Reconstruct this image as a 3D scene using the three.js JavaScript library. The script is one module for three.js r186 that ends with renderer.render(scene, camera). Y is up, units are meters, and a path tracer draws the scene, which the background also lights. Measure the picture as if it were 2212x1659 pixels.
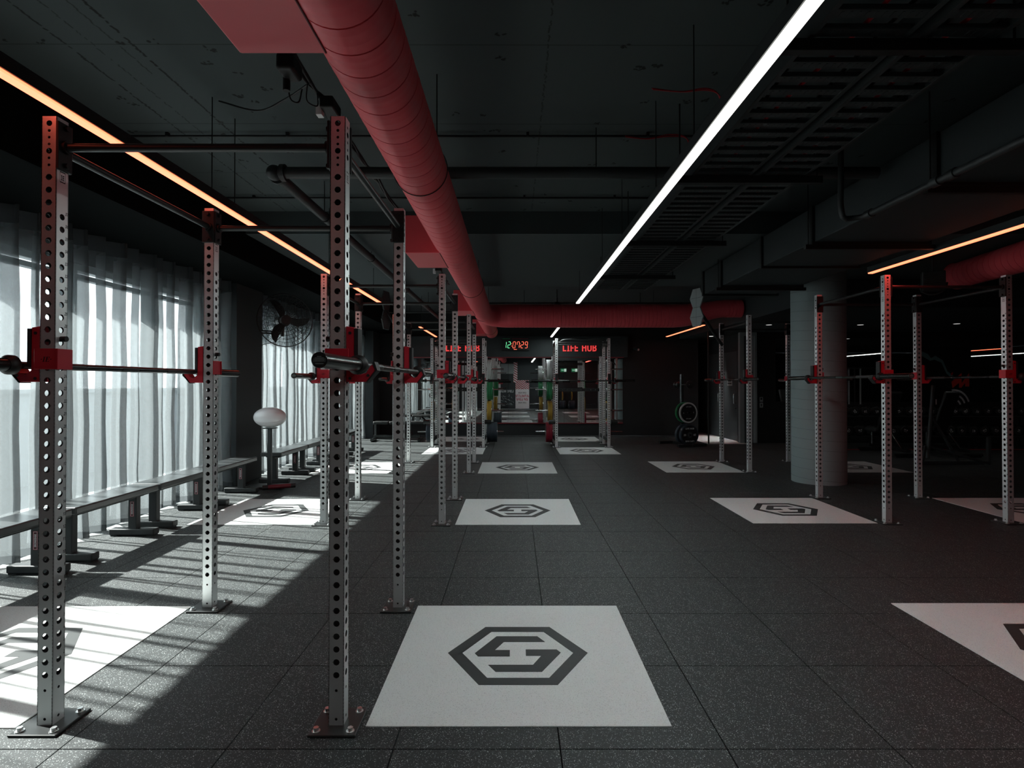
import * as THREE from 'three';
import { RoundedBoxGeometry } from 'three/addons/geometries/RoundedBoxGeometry.js';
import { mergeGeometries, toCreasedNormals } from 'three/addons/utils/BufferGeometryUtils.js';
import { RectAreaLightUniformsLib } from 'three/addons/lights/RectAreaLightUniformsLib.js';
import { FontLoader } from 'three/addons/loaders/FontLoader.js';
import { TextGeometry } from 'three/addons/geometries/TextGeometry.js';

// ---------------------------------------------------------------- camera, sky, sun, exposure
const scene = new THREE.Scene();
const camera = new THREE.PerspectiveCamera(68.64, 2212 / 1659, 0.05, 100);
camera.position.set(0, 1.35, 0);
camera.rotation.x = 0.0095;
camera.setViewOffset(2212, 1659, -5, 11, 2212, 1659);
scene.background = new THREE.Color().setRGB(5.6, 6.4, 6.65);
const sun = new THREE.DirectionalLight(new THREE.Color().setRGB(1, 0.985, 0.95), 52);
sun.position.set(-14.0, 12.3, -8.95); sun.target.position.set(0, 0, -5); scene.add(sun, sun.target);
sun.castShadow = true; sun.shadow.mapSize.set(4096, 4096); sun.shadow.radius = 1.6;
Object.assign(sun.shadow.camera, { left: -12, right: 12, top: 10, bottom: -10, near: 1, far: 45 });
const renderer = new THREE.WebGLRenderer({ antialias: true });
renderer.toneMapping = THREE.LinearToneMapping;
renderer.toneMappingExposure = 1.2;
renderer.shadowMap.enabled = true;
RectAreaLightUniformsLib.init();
const font = await new FontLoader().loadAsync('fonts/droid/droid_sans_bold.typeface.json');

// ---------------------------------------------------------------- helpers
let seed = 7;
const rnd = () => { seed = (seed * 1664525 + 1013904223) >>> 0; return seed / 4294967296; };
const rr = (a, b) => a + (b - a) * rnd();
const PI = Math.PI;
const taken = {};
function numbered(n) { const k = (taken[n] = (taken[n] ?? -1) + 1); return k ? `${n}_${String(k).padStart(3, '0')}` : n; }
const rgb = (r, g, b) => new THREE.Color().setRGB(r, g, b);
const mat = (r, g, b, rough = 0.6, metal = 0, extra = {}) => new THREE.MeshPhysicalMaterial({ color: rgb(r, g, b), roughness: rough, metalness: metal, ...extra });
function merge(gs) {
  if (!Array.isArray(gs)) return gs;
  if (gs.length === 1) return gs[0];
  const l = gs.map((g) => { const n = g.index ? g.toNonIndexed() : g; for (const k of Object.keys(n.attributes)) if (!['position', 'normal', 'uv'].includes(k)) n.deleteAttribute(k); return n; });
  return mergeGeometries(l);
}
function mesh(name, gs, m, parent) {
  const o = new THREE.Mesh(merge(gs), m);
  o.castShadow = o.receiveShadow = true;
  if (parent) { o.name = name; parent.add(o); } else { o.name = numbered(name); scene.add(o); }
  return o;
}
function tag(o, label, category, group) { o.userData.label = label; o.userData.category = category; if (group) o.userData.group = group; return o; }
function thing(name, label, category, [x, y, z] = [0, 0, 0], turn = 0, group) {
  const o = new THREE.Group(); o.name = numbered(name); o.position.set(x, y, z); o.rotation.y = turn; scene.add(o);
  return tag(o, label, category, group);
}
function struct(name, gs, m, label) { const o = mesh(name, gs, m); o.name = name; o.userData.kind = 'structure'; o.userData.label = label; o.userData.category = 'structure'; return o; }
function dup(o, [x, y, z], turn, label) {
  const c = o.clone(); c.name = numbered(o.name.replace(/_\d\d\d$/, '')); c.userData = { ...o.userData }; c.position.set(x, y, z); if (turn !== undefined) c.rotation.y = turn;
  if (label) c.userData.label = label; scene.add(c); return c;
}
const bx = (w, h, d, x = 0, y = 0, z = 0) => new THREE.BoxGeometry(w, h, d).translate(x, y, z);
const box2 = (x0, x1, y0, y1, z0, z1) => bx(x1 - x0, y1 - y0, z1 - z0, (x0 + x1) / 2, (y0 + y1) / 2, (z0 + z1) / 2);
const rb = (w, h, d, x = 0, y = 0, z = 0, r = 0.006, s = 2) => new RoundedBoxGeometry(w, h, d, s, r).translate(x, y, z);
const V = (a) => new THREE.Vector3(...a);
function cyl(a, b, r, seg = 14, r2 = r) {
  const p = V(a), q = V(b), d = q.clone().sub(p), g = new THREE.CylinderGeometry(r2, r, d.length(), seg);
  g.applyQuaternion(new THREE.Quaternion().setFromUnitVectors(new THREE.Vector3(0, 1, 0), d.normalize()));
  return g.translate((p.x + q.x) / 2, (p.y + q.y) / 2, (p.z + q.z) / 2);
}
const tube = (pts, r, n = 40, seg = 8) => new THREE.TubeGeometry(new THREE.CatmullRomCurve3(pts.map(V)), n, r, seg);
function prism(pts, depth, bevel = 0) {
  const s = new THREE.Shape(pts.map((p) => new THREE.Vector2(...p)));
  return new THREE.ExtrudeGeometry(s, { depth, bevelEnabled: bevel > 0, bevelThickness: bevel, bevelSize: bevel, bevelSegments: 1, bevelOffset: -bevel });
}
function uvm(g, s = 1, ox = 0, oy = 0) {               // uv in metres / s by facing
  const p = g.attributes.position, n = g.attributes.normal, u = new Float32Array(p.count * 2);
  for (let i = 0; i < p.count; i++) {
    const ax = Math.abs(n.getX(i)), ay = Math.abs(n.getY(i)), az = Math.abs(n.getZ(i));
    const [a, b] = ay >= ax && ay >= az ? [p.getX(i), p.getZ(i)] : ax > az ? [p.getZ(i), p.getY(i)] : [p.getX(i), p.getY(i)];
    u[2 * i] = a / s + ox; u[2 * i + 1] = b / s + oy;
  }
  g.setAttribute('uv', new THREE.BufferAttribute(u, 2)); return g;
}
function canvasTex(w, h, draw, srgb = true) {
  const c = document.createElement('canvas'); c.width = w; c.height = h;
  draw(c.getContext('2d'), w, h);
  const t = new THREE.CanvasTexture(c); if (srgb) t.colorSpace = THREE.SRGBColorSpace; t.magFilter = THREE.LinearFilter; t.wrapS = t.wrapT = THREE.RepeatWrapping; return t;
}
function dataTex(n, fn, srgb = false) {
  const d = new Uint8Array(n * n * 4); fn(d, n);
  const t = new THREE.DataTexture(d, n, n); t.wrapS = t.wrapT = THREE.RepeatWrapping; t.magFilter = THREE.LinearFilter; t.minFilter = THREE.LinearMipmapLinearFilter; t.generateMipmaps = true;
  if (srgb) t.colorSpace = THREE.SRGBColorSpace; t.needsUpdate = true; return t;
}
function speckle(n, base, jitter, flecks, rMin, rMax, pal) {
  return dataTex(n, (d) => {
    for (let i = 0; i < n * n; i++) { const j = (rnd() - 0.5) * jitter; for (let c = 0; c < 3; c++) d[4 * i + c] = base[c] + j; d[4 * i + 3] = 255; }
    for (let k = 0; k < flecks; k++) {
      const cx = rnd() * n, cy = rnd() * n, r = rr(rMin, rMax), sq = rr(0.5, 1), an = rnd() * PI, col = pal[(rnd() * pal.length) | 0], v = rr(0.75, 1.1), ca = Math.cos(an), sa = Math.sin(an), q = Math.ceil(r);
      for (let y = -q; y <= q; y++) for (let x = -q; x <= q; x++) {
        const a = x * ca + y * sa, b = (-x * sa + y * ca) / sq;
        if (a * a + b * b > r * r) continue;
        const i = 4 * ((((cy + y) | 0) + n) % n * n + (((cx + x) | 0) + n) % n);
        for (let c = 0; c < 3; c++) d[i + c] = Math.min(255, col[c] * v);
      }
    }
  }, true);
}

// ---------------------------------------------------------------- materials
const fleckTex = speckle(1024, [34, 40, 40], 10, 7000, 1.3, 3.4, [[165, 175, 172], [120, 130, 130], [190, 196, 192], [88, 98, 98]]);
const matTex = speckle(1024, [214, 220, 218], 8, 12000, 0.8, 2.2, [[165, 172, 171], [145, 152, 151], [190, 196, 194], [232, 236, 234]]);
const fineNoise = dataTex(256, (d, n) => { for (let i = 0; i < n * n; i++) { const v = 90 + rnd() * 165; d[4 * i] = d[4 * i + 1] = d[4 * i + 2] = v; d[4 * i + 3] = 255; } });
const M = {
  rubber: new THREE.MeshStandardMaterial({ map: fleckTex, roughness: 0.62 }),
  matGrey: new THREE.MeshStandardMaterial({ map: matTex, roughness: 0.7 }),
  logo: mat(0.028, 0.034, 0.034, 0.6),
  slab: mat(0.008, 0.009, 0.009, 0.9),
  steel: new THREE.MeshStandardMaterial({ color: rgb(0.84, 0.87, 0.87), roughness: 0.38, metalness: 0.74 }),
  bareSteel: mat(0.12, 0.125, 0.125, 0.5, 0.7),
  chrome: mat(0.72, 0.74, 0.74, 0.18, 1),
  bolt: mat(0.75, 0.77, 0.77, 0.3, 1),
  blackMetal: mat(0.02, 0.023, 0.023, 0.38),
  blackSteel: mat(0.07, 0.075, 0.075, 0.24, 0.9),
  knurl: mat(0.09, 0.095, 0.095, 0.45, 0.9),
  redMetal: mat(0.5, 0.018, 0.035, 0.4),
  black: mat(0.006, 0.007, 0.007, 0.55),
  liner: mat(0.012, 0.012, 0.013, 0.6),
  wall: mat(0.012, 0.015, 0.016, 0.7),
  wallTeal: mat(0.022, 0.03, 0.032, 0.7),
  bulk: mat(0.004, 0.005, 0.005, 0.9, 0, { specularIntensity: 0.1 }),
  concrete: mat(0.054, 0.069, 0.071, 0.8),
  conduit: mat(0.03, 0.035, 0.036, 0.45),
  tray: mat(0.03, 0.036, 0.037, 0.5),
  ductRed: mat(0.85, 0.1, 0.12, 0.4),
  mirror: new THREE.MeshStandardMaterial({ color: rgb(0.78, 0.8, 0.8), roughness: 0.01, metalness: 1 }),
  frame: mat(0.35, 0.38, 0.39, 0.5),
  white: mat(0.75, 0.77, 0.77, 0.5),
  bench: mat(0.03, 0.036, 0.037, 0.5),
  pad: mat(0.012, 0.014, 0.014, 0.45),
  benchTop: mat(0.04, 0.046, 0.047, 0.32, 0, { clearcoat: 0.4, clearcoatRoughness: 0.25 }),
  column: new THREE.MeshStandardMaterial({ color: rgb(0.22, 0.27, 0.275), roughness: 0.7, bumpMap: fineNoise, bumpScale: 0.0006 }),
  cable: mat(0.008, 0.008, 0.009, 0.5),
  redWire: mat(0.5, 0.02, 0.03, 0.5),
  glass: new THREE.MeshPhysicalMaterial({ color: rgb(0.95, 0.97, 0.97), roughness: 0, transmission: 1, thickness: 0, ior: 1.45 }),
  stone: mat(0.3, 0.315, 0.33, 0.85),
  paving: mat(0.12, 0.125, 0.13, 0.9),
  ledWhite: new THREE.MeshStandardMaterial({ color: rgb(0.8, 0.8, 0.8), emissive: rgb(1, 0.975, 0.93), emissiveIntensity: 2.2, roughness: 0.6 }),
  ledRed: new THREE.MeshStandardMaterial({ color: rgb(0.8, 0.4, 0.4), emissive: rgb(1, 0.19, 0.085), emissiveIntensity: 2.6, roughness: 0.6 }),
};
const curtainMat = new THREE.MeshPhysicalMaterial({ color: rgb(0.14, 0.156, 0.16), roughness: 1, specularIntensity: 0, transmission: 0.35, thickness: 0, transparent: true, opacity: 0.67, side: THREE.DoubleSide });
const hemMat = new THREE.MeshPhysicalMaterial({ color: rgb(0.09, 0.1, 0.104), roughness: 1, specularIntensity: 0, transmission: 0.3, thickness: 0, transparent: true, opacity: 0.85, side: THREE.DoubleSide });

// ---------------------------------------------------------------- room shell
const CEIL = 3.24, BACK = -14.84, LEFT = -4.1;
const floor = struct('floor', uvm(box2(-4.3, 25.2, -0.2, -0.012, -17.6, 8.2), 0.618), M.slab, 'black slab under the speckled rubber floor tiles');
{ // rubber tiles: the nearest 300 in view one by one, the rest as one field
  const TX = 0.618, TZ = 0.6155, x0 = 0.17, z0 = -2.094, g = [];
  for (let v = 0; v < 4; v++) {
    const t = uvm(bx(TX - 0.005, 0.012, TZ - 0.005, 0, -0.006, 0), 0.618);
    const u = t.attributes.uv;
    for (let i = 0; i < u.count; i++) { let a = u.getX(i), b = u.getY(i); for (let k = 0; k < v; k++) [a, b] = [-b, a]; u.setXY(i, a + 0.13 * v, b + 0.29 * v); }
    g.push(t);
  }
  const spots = [];
  for (let i = -7; i < 40; i++) for (let j = -6; j < 26; j++) {
    const x = x0 + (i + 0.5) * TX, z = z0 - (j - 0.5) * TZ;
    if (x < -4 || x > 25 || (z > 1.1 && x < 6.3) || z > 3 || z < BACK + 0.3) continue;
    const inView = z < -1.4 && Math.abs(x) < -z * 0.93 + 0.5 && x < 8;
    spots.push([inView ? -z : 100 - z, x, z]);
  }
  spots.sort((a, b) => a[0] - b[0]);
  const rest = [];
  spots.forEach(([, x, z], k) => {
    const v = (rnd() * 4) | 0;
    if (k < 300) { const t = mesh(k ? `tile_${String(k).padStart(3, '0')}` : 'tile', g[v], M.rubber, floor); t.position.set(x, 0, z); }
    else rest.push(g[v].clone().translate(x, 0, z));
  });
  mesh('tile_field', rest, M.rubber, floor).userData.kind = 'stuff';
}
// ceiling slab with form lines and pock marks printed by the old boards
const ceilTex = canvasTex(1536, 1536, (c, w, h) => {
  c.fillStyle = '#fff'; c.fillRect(0, 0, w, h);
  const X = (x) => (x + 3) / 6.2 * w, Z = (z) => z / 6.2 * h;
  const line = (x, a, b, s, wgt) => { c.strokeStyle = `rgba(10,12,12,${s})`; for (let z = a; z < b; z += 0.02) { if (rnd() < 0.25) continue; c.lineWidth = rr(0.5, 1) * wgt; c.beginPath(); c.moveTo(X(x + rr(-0.006, 0.006)), Z(z)); c.lineTo(X(x + rr(-0.006, 0.006)), Z(z + 0.022)); c.stroke(); } };
  line(-2.12, 0, 6.2, 0.9, 4); line(-2.49, 0, 6.2, 0.8, 3.4); line(-2.34, 0.8, 6.2, 0.55, 1.8); line(-2.2, 1.5, 3.4, 0.5, 2); line(0.19, 0, 6.2, 0.5, 2.2); line(-1.0, 3, 6.2, 0.35, 1.5);
  for (let k = 0; k < 150; k++) { const x = rr(-2.9, 3.1), z = rr(1.4, 6.1), n = 2 + rnd() * 6; c.fillStyle = 'rgba(8,10,10,.8)'; for (let j = 0; j < n; j++) { c.beginPath(); c.ellipse(X(x + rr(-0.03, 0.03)), Z(z + rr(-0.02, 0.02)), rr(1, 4), rr(0.8, 2.6), rnd() * 3, 0, 7); c.fill(); } }
  for (const z of [3.1, 4.05, 5.0]) { c.strokeStyle = 'rgba(10,12,12,.45)'; c.lineWidth = 1.6; c.beginPath(); c.moveTo(0, Z(z)); c.lineTo(w, Z(z + 0.02)); c.stroke(); }
});
const ceilMat = new THREE.MeshStandardMaterial({ color: rgb(0.06, 0.076, 0.077), roughness: 0.8, map: ceilTex });
{
  const g = box2(-4.3, 25.2, CEIL, CEIL + 0.2, -17.6, 8.2);
  const c = struct('ceiling', g, M.concrete, 'dark painted concrete ceiling slab');
  const p = new THREE.BoxGeometry(6.2, 0.004, 6.2), u = p.attributes.uv, q = p.attributes.position;
  for (let i = 0; i < u.count; i++) u.setXY(i, (q.getX(i) + 3.1) / 6.2, 1 - (3.1 - q.getZ(i)) / 6.2);
  mesh('formwork_panel', p.translate(0.1, CEIL - 0.002, -3.1), ceilMat, c);
}
struct('trim_1', box2(-4.3, 25.2, 2.99, CEIL - 0.001, -9.4, -6.12), M.concrete, 'wide concrete band beam across the ceiling');
struct('trim_2', box2(-4.25, -2.93, 2.69, CEIL - 0.002, BACK, 1.2), M.bulk, 'black bulkhead above the curtains');
struct('trim_3', box2(4.36, 25, 2.55, CEIL - 0.003, -17.5, -8.75), M.wallTeal, 'dropped ceiling over the far right side');
// left wall with two window openings
const SILL = 0.2, HEAD = 2.49, W1 = [-7.35, -1.7], W2 = [-14.1, -8.25];
struct('wall_left', [box2(LEFT - 0.2, LEFT, 0, SILL, BACK, 1.2), box2(LEFT - 0.2, LEFT, HEAD, CEIL - 0.01, BACK, 1.2), box2(LEFT - 0.2, LEFT, SILL, HEAD, W2[1], W1[0]), box2(LEFT - 0.2, LEFT, SILL, HEAD, BACK, W2[0]), box2(LEFT - 0.2, LEFT, SILL, HEAD, W1[1], 1.2)], M.wall, 'black window wall on the left');
struct('wall_pier', box2(LEFT, -3.68, 0, 2.69, -8.2, -7.45), M.wallTeal, 'square black pier between the two curtains');
struct('wall_pier_far', box2(LEFT, -3.55, 0, 2.69, BACK, -14.15), M.wallTeal, 'black pier in the far left corner');
function windowUnit(n, [za, zb], mull) {
  const f = struct(`window_${n}`, [box2(LEFT - 0.14, LEFT - 0.04, SILL, SILL + 0.07, za, zb), box2(LEFT - 0.14, LEFT - 0.04, HEAD - 0.06, HEAD, za, zb), box2(LEFT - 0.13, LEFT - 0.05, HEAD - 0.135, HEAD - 0.09, za, zb)], M.frame, `long window behind the ${n === 1 ? 'near' : 'far'} sheer curtain`);
  const zs = [za, ...mull, zb];
  for (const z of [za + 0.03, ...mull, zb - 0.03]) mesh('mullion', box2(LEFT - 0.15, LEFT - 0.03, SILL + 0.06, HEAD - 0.05, z - 0.035, z + 0.035), M.frame, f);
  for (let i = 0; i + 1 < zs.length; i++) mesh('pane', box2(LEFT - 0.094, LEFT - 0.088, SILL + 0.06, HEAD - 0.05, zs[i] + 0.02, zs[i + 1] - 0.02), M.glass, f);
}
windowUnit(1, W1, [-6.43, -5.27, -4.11, -2.95]);
windowUnit(2, W2, [-12.9, -11.74, -10.58, -9.42]);
// outside terrace
struct('terrace', box2(-14, LEFT - 0.2, -0.25, -0.05, -26, 8), M.paving, 'grey paved terrace outside the windows');
tag(mesh('parapet_wall', [box2(-6.9, -6.7, -0.05, 1.22, -26, 8), box2(-6.94, -6.66, 1.22, 1.28, -26, 8)], M.stone), 'pale parapet wall outside beyond the curtains', 'parapet');
// back wall, sign bulkhead, corridor
struct('wall_back', [box2(-4.3, 4.85, 0, CEIL - 0.01, BACK - 0.2, BACK), box2(4.2, 4.85, 0, CEIL - 0.01, -17.4, BACK - 0.2)], M.wall, 'black back wall behind the mirror');
struct('wall_corridor', [box2(4.85, 5.28, 0, 2.55, -17.4, -17.2)], M.black, 'dark end wall of the corridor');
struct('wall_corridor_right', [box2(5.28, 5.5, 0, 2.55, -17.4, -12.96)], M.wallTeal, 'dark corridor wall with the double doors');
struct('wall_back_right', [box2(5.5, 25.2, 0, 2.55, -13.2, -12.95)], M.black, 'black wall behind the dumbbell rack');
struct('wall_right', [box2(25, 25.2, 0, CEIL - 0.01, -13.1, 8)], M.wall, 'far right wall of the gym');
struct('wall_rear', [box2(-4.3, 6, 0, CEIL - 0.01, 1.2, 1.4)], M.wallTeal, 'dark rear wall hung with posters');
struct('wall_rear_return', [box2(5.8, 6, 0, CEIL - 0.01, 1.4, 8)], M.wall, 'dark return wall');
struct('wall_rear_right', [box2(5.8, 25.2, 0, CEIL - 0.01, 8, 8.2)], M.wall, 'dark rear wall on the right side');
struct('corridor_floor', box2(4.36, 5.28, -0.012, 0.004, -17.2, -12.72), mat(0.62, 0.63, 0.63, 0.5), 'pale corridor floor through the opening');
struct('trim_4', box2(-3.05, 2.95, 2.06, 2.6, BACK, BACK + 0.22), M.wallTeal, 'slate bulkhead carrying the red signs');
struct('trim_5', box2(-2.97, 2.86, 0.315, 0.335, BACK, BACK + 0.035), mat(0.2, 0.01, 0.02, 0.5), 'thin dark red ledge under the mirror');
struct('trim_6', box2(-2.97, 2.86, 2.045, 2.06, BACK, BACK + 0.2), mat(0.3, 0.012, 0.025, 0.5), 'thin red edge under the sign bulkhead');
{
  const m = thing('wall_mirror', 'long wall mirror of joined panels under the red signs', 'mirror', [0, 0.335, BACK + 0.012]);
  const xs = [-2.97, -1.62, -0.16, 1.31, 2.86];
  for (let i = 0; i < 4; i++) mesh('mirror_panel', box2(xs[i] + 0.002, xs[i + 1] - 0.002, 0, 1.705, -0.01, 0.002 + (i % 2) * 0.0), M.mirror, m);
}

// ---------------------------------------------------------------- light strips
function strip(name, x, za, zb, kind, label, rods = [], power = 1) {
  const L = zb - za, zc = (za + zb) / 2, o = thing(name, label, 'light strip', [x, 2.55, zc], 0, `${kind} ceiling light strips`);
  mesh('housing', bx(0.06, 0.06, L, 0, 0.036, 0), M.blackMetal, o);
  mesh('diffuser', rb(0.052, 0.012, L - 0.01, 0, 0, 0, 0.004), kind === 'white' ? M.ledWhite : M.ledRed, o);
  for (const z of rods) mesh('suspension_wire', cyl([0, 0.06, z - zc], [0, (z < -6.12 && z > -9.4 ? 2.985 : CEIL - 0.008) - 2.55, z - zc], 0.0035, 6), M.cable, o);
  const l = new THREE.RectAreaLight(kind === 'white' ? rgb(0.88, 1, 0.985) : rgb(1, 0.03, 0.04), (kind === 'white' ? 35 : 3.2) * power, 0.052, L);
  l.rotation.x = -PI / 2; l.position.set(0, -0.012, 0); l.name = 'strip_light'; o.add(l);
}
strip('red_light_strip', -1.98, -8.33, 0.6, 'red', 'long glowing red light strip above the left rigs', [-3.67, -3.97, -6.0, -7.9], 0.62);
strip('red_light_strip', -1.98, -14.25, -11.76, 'red', 'short glowing red light strip at the far left', [-12, -14]);
strip('white_light_strip', 0.94, -8.33, 0.6, 'white', 'long glowing white light strip beside the cable tray', [-2.93, -3.72, -4.9, -6.0, -8.1]);
strip('white_light_strip', 0.94, -14.25, -11.1, 'white', 'short white light strip beyond the red cross duct', [-12.2, -14]);
strip('red_light_strip', 3.85, -6.08, 0.6, 'red', 'glowing red light strip above the right rigs', [-5.9, -4.2], 3);
strip('red_light_strip', 3.85, -14.2, -11.4, 'red', 'short glowing red light strip under the end of the red duct', [-11.6]);
strip('white_light_strip', 14.2, -4.2, 0.6, 'white', 'white light strip mirrored in the right wall', [], 0.4);
strip('red_light_strip', 16.4, -7.2, -3.0, 'red', 'red light strip mirrored in the right wall', [], 0.5);
strip('white_light_strip', 19.6, -5.2, -1.4, 'white', 'second white light strip mirrored in the right wall', [], 0.3);

// ---------------------------------------------------------------- curtains
function curtain(za, zb, label) {
  const o = thing('sheer_curtain', label, 'curtain', [-3.8, 0, zb]);
  const L = zb - za, pos = [], idx = [], us = [0.03, 0.08, 0.25, 0.5, 1.0, 1.5, 2.0, 2.35, 2.55, 2.69];
  const cols = []; let s = 0;
  while (s < L) { const P = rr(0.16, 0.3), d = rr(0.06, 0.115), a = P * rr(0.08, 0.19), ph = rr(-0.3, 0.3), n = 14; for (let i = 0; i < n; i++) cols.push([s, P, d, a, i / n, ph]); s += P; }
  for (const y of us) for (const [s0, P, d, a, t, ph] of cols) {
    const k = 1 - 0.35 * (y / 2.69), e = y < 0.3 ? 1 + (0.3 - y) * 0.4 : 1;
    pos.push(d * Math.sin(2 * PI * t) * (0.75 + 0.5 * k) * e + 0.008 * Math.sin(5 * y + s0 * 7), y + (y < 0.04 ? 0.012 * Math.sin(9 * s0) : 0), -Math.min(L, Math.max(0, s0 + P * t + a * Math.sin(4 * PI * t + ph) * (0.6 + 0.7 * k))));
  }
  const n = cols.length, part = (r0, r1) => {
    const g = new THREE.BufferGeometry(), ix = [];
    for (let r = r0; r < r1; r++) for (let i = 0; i + 1 < n; i++) { const a = r * n + i; ix.push(a, a + 1, a + n, a + 1, a + n + 1, a + n); }
    g.setAttribute('position', new THREE.Float32BufferAttribute(pos, 3)); g.setIndex(ix); g.computeVertexNormals();
    const g2 = g.toNonIndexed(); g2.setAttribute('uv', new THREE.BufferAttribute(new Float32Array(g2.attributes.position.count * 2), 2)); return g2;
  };
  mesh('fabric', part(1, us.length - 2), curtainMat, o);
  mesh('hem', part(0, 1), hemMat, o);
  mesh('header_tape', part(us.length - 2, us.length - 1), hemMat, o);
}
curtain(-7.4, -1.6, 'grey sheer curtain at the window nearest the camera');
curtain(-14.1, -8.25, 'grey sheer curtain at the far window beyond the pier');

// ---------------------------------------------------------------- lifting mats
const LG = {
  outer: [[-0.35, 0], [-0.177, -0.3], [0.177, -0.3], [0.35, 0], [0.177, 0.3], [-0.177, 0.3]],
  inner: [[-0.278, 0], [-0.142, -0.24], [0.142, -0.24], [0.278, 0], [0.142, 0.24], [-0.142, 0.24]],
  s1: [[-0.215, 0.003], [-0.112, -0.185], [0.105, -0.185], [0.143, -0.12], [-0.072, -0.12], [-0.116, -0.03], [-0.04, -0.03], [-0.04, 0.036], [-0.197, 0.036]],
};
function logoGeo(s = 1, depth = 0.0012) {
  const sh = (p) => new THREE.Shape(p.map(([x, y]) => new THREE.Vector2(x * s, -y * s)));
  const ring = sh(LG.outer); ring.holes.push(new THREE.Path(LG.inner.map(([x, y]) => new THREE.Vector2(x * s, -y * s))));
  return merge([ring, sh(LG.s1), sh(LG.s1.map(([x, y]) => [-x, -y]))].map((q) => new THREE.ExtrudeGeometry(q, { depth, bevelEnabled: false })));
}
const logoFlat = logoGeo().rotateX(-PI / 2).translate(0, 0.004, 0), panelGeo = uvm(bx(1.205, 0.004, 1.205, 0, 0.002, 0), 0.6), panelSmall = uvm(bx(1.18, 0.004, 1.15, 0, 0.002, 0), 0.6);
function liftMat(x, z, label, small) {
  const o = thing('lifting_mat', label, 'mat', [x, 0, z], 0, 'pale square lifting mats');
  mesh('panel', small ? panelSmall : panelGeo, M.matGrey, o); mesh('hexagon_logo', logoFlat, M.logo, o);
}
liftMat(0.0175, -2.83, 'pale mat with black hexagon logo nearest the camera, centre');
liftMat(0.035, -6.01, 'pale hexagon-logo mat second in the middle row');
liftMat(0.05, -9.12, 'pale hexagon-logo mat third in the middle row');
liftMat(-2.56, -2.82, 'sunlit pale mat at the bottom left edge');
liftMat(-2.54, -6.01, 'sunlit pale mat second from the camera beside the benches');
liftMat(-2.5, -9.12, 'sunlit pale mat third from the camera beside the benches');
liftMat(2.92, -2.87, 'pale mat cut by the right edge of the picture, nearest');
liftMat(2.92, -6.07, 'pale mat left of the second right rig');
liftMat(2.93, -9.22, 'pale mat left of the third right rig');
liftMat(5.55, -6.07, 'reddish lit pale mat right of the second right rig');
liftMat(5.5, -9.22, 'pale mat half hidden behind the round column');
liftMat(1.47, -11.43, 'pale mat in front of the far right rack', true);
liftMat(1.47, -13.85, 'pale mat behind the far right rack by the mirror', true);
liftMat(-1.2, -11.43, 'pale mat in front of the far left rack', true);
liftMat(-1.2, -13.85, 'pale mat behind the far left rack by the mirror', true);

// ---------------------------------------------------------------- rig uprights
const UW = 0.06;
function plateGeo(h, side, n = 40, slits = true) {
  const s = new THREE.Shape([[-UW / 2, 0.01], [UW / 2, 0.01], [UW / 2, h], [-UW / 2, h]].map((p) => new THREE.Vector2(...p)));
  const hole = (y, r, notch) => {
    const p = [], N = 16;
    for (let i = 0; i < N; i++) { const a = 2 * PI * i / N; if (notch && i % 8 === 0) { p.push([r * Math.cos(a - 0.07), y + r * Math.sin(a - 0.07)], [1.6 * r * Math.cos(a), y], [r * Math.cos(a + 0.07), y + r * Math.sin(a + 0.07)]); } else p.push([r * Math.cos(a), y + r * Math.sin(a)]); }
    s.holes.push(new THREE.Path(p.map((q) => new THREE.Vector2(...q))));
  };
  for (let k = 0; k < n; k++) if (!(side && k > n - 4)) hole(0.206 + 0.0504 * k, 0.0125, slits && !side && k % 2 === 1);
  for (const y of [0.034, 0.146]) hole(y, 0.0055);
  const t = h - 2.414;
  if (!side || n < 40) for (const [y, r] of [[2.386, 0.0115], [2.357, 0.006], [2.33, 0.0055], [2.303, 0.0055], [2.276, 0.0115], [2.248, 0.0055], [2.22, 0.0055]]) hole(y + t, r);
  else for (const [y, r] of [[2.38, 0.006], [2.35, 0.0115], [2.32, 0.006], [2.29, 0.006], [2.26, 0.0115]]) hole(y + t, r);
  return new THREE.ExtrudeGeometry(s, { depth: 0.003, bevelEnabled: false, curveSegments: 2 });
}
const numTex = canvasTex(128, 2048, (c, w, h) => {
  c.fillStyle = '#fff'; c.fillRect(0, 0, w, h); c.fillStyle = '#0a0c0c'; c.textAlign = 'right';
  c.font = 'italic bold 15px sans-serif';
  const Y = (y) => h - y / 2.414 * h;
  for (let k = 0; k < 37; k++) { c.save(); c.translate(126, Y(0.206 + 0.0504 * k + 0.011)); c.scale(1.9, 1); c.fillText(String(k + 1), 0, 0); c.restore(); }
  c.strokeStyle = '#222'; c.lineWidth = 3; c.strokeRect(38, Y(2.2), 56, 34); c.save(); c.translate(90, Y(2.2) + 28); c.scale(1.7, 1); c.font = 'bold 24px sans-serif'; c.fillText('IE', -3, 0); c.restore();
});
const steelNum = M.steel.clone(); steelNum.map = numTex;
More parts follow.
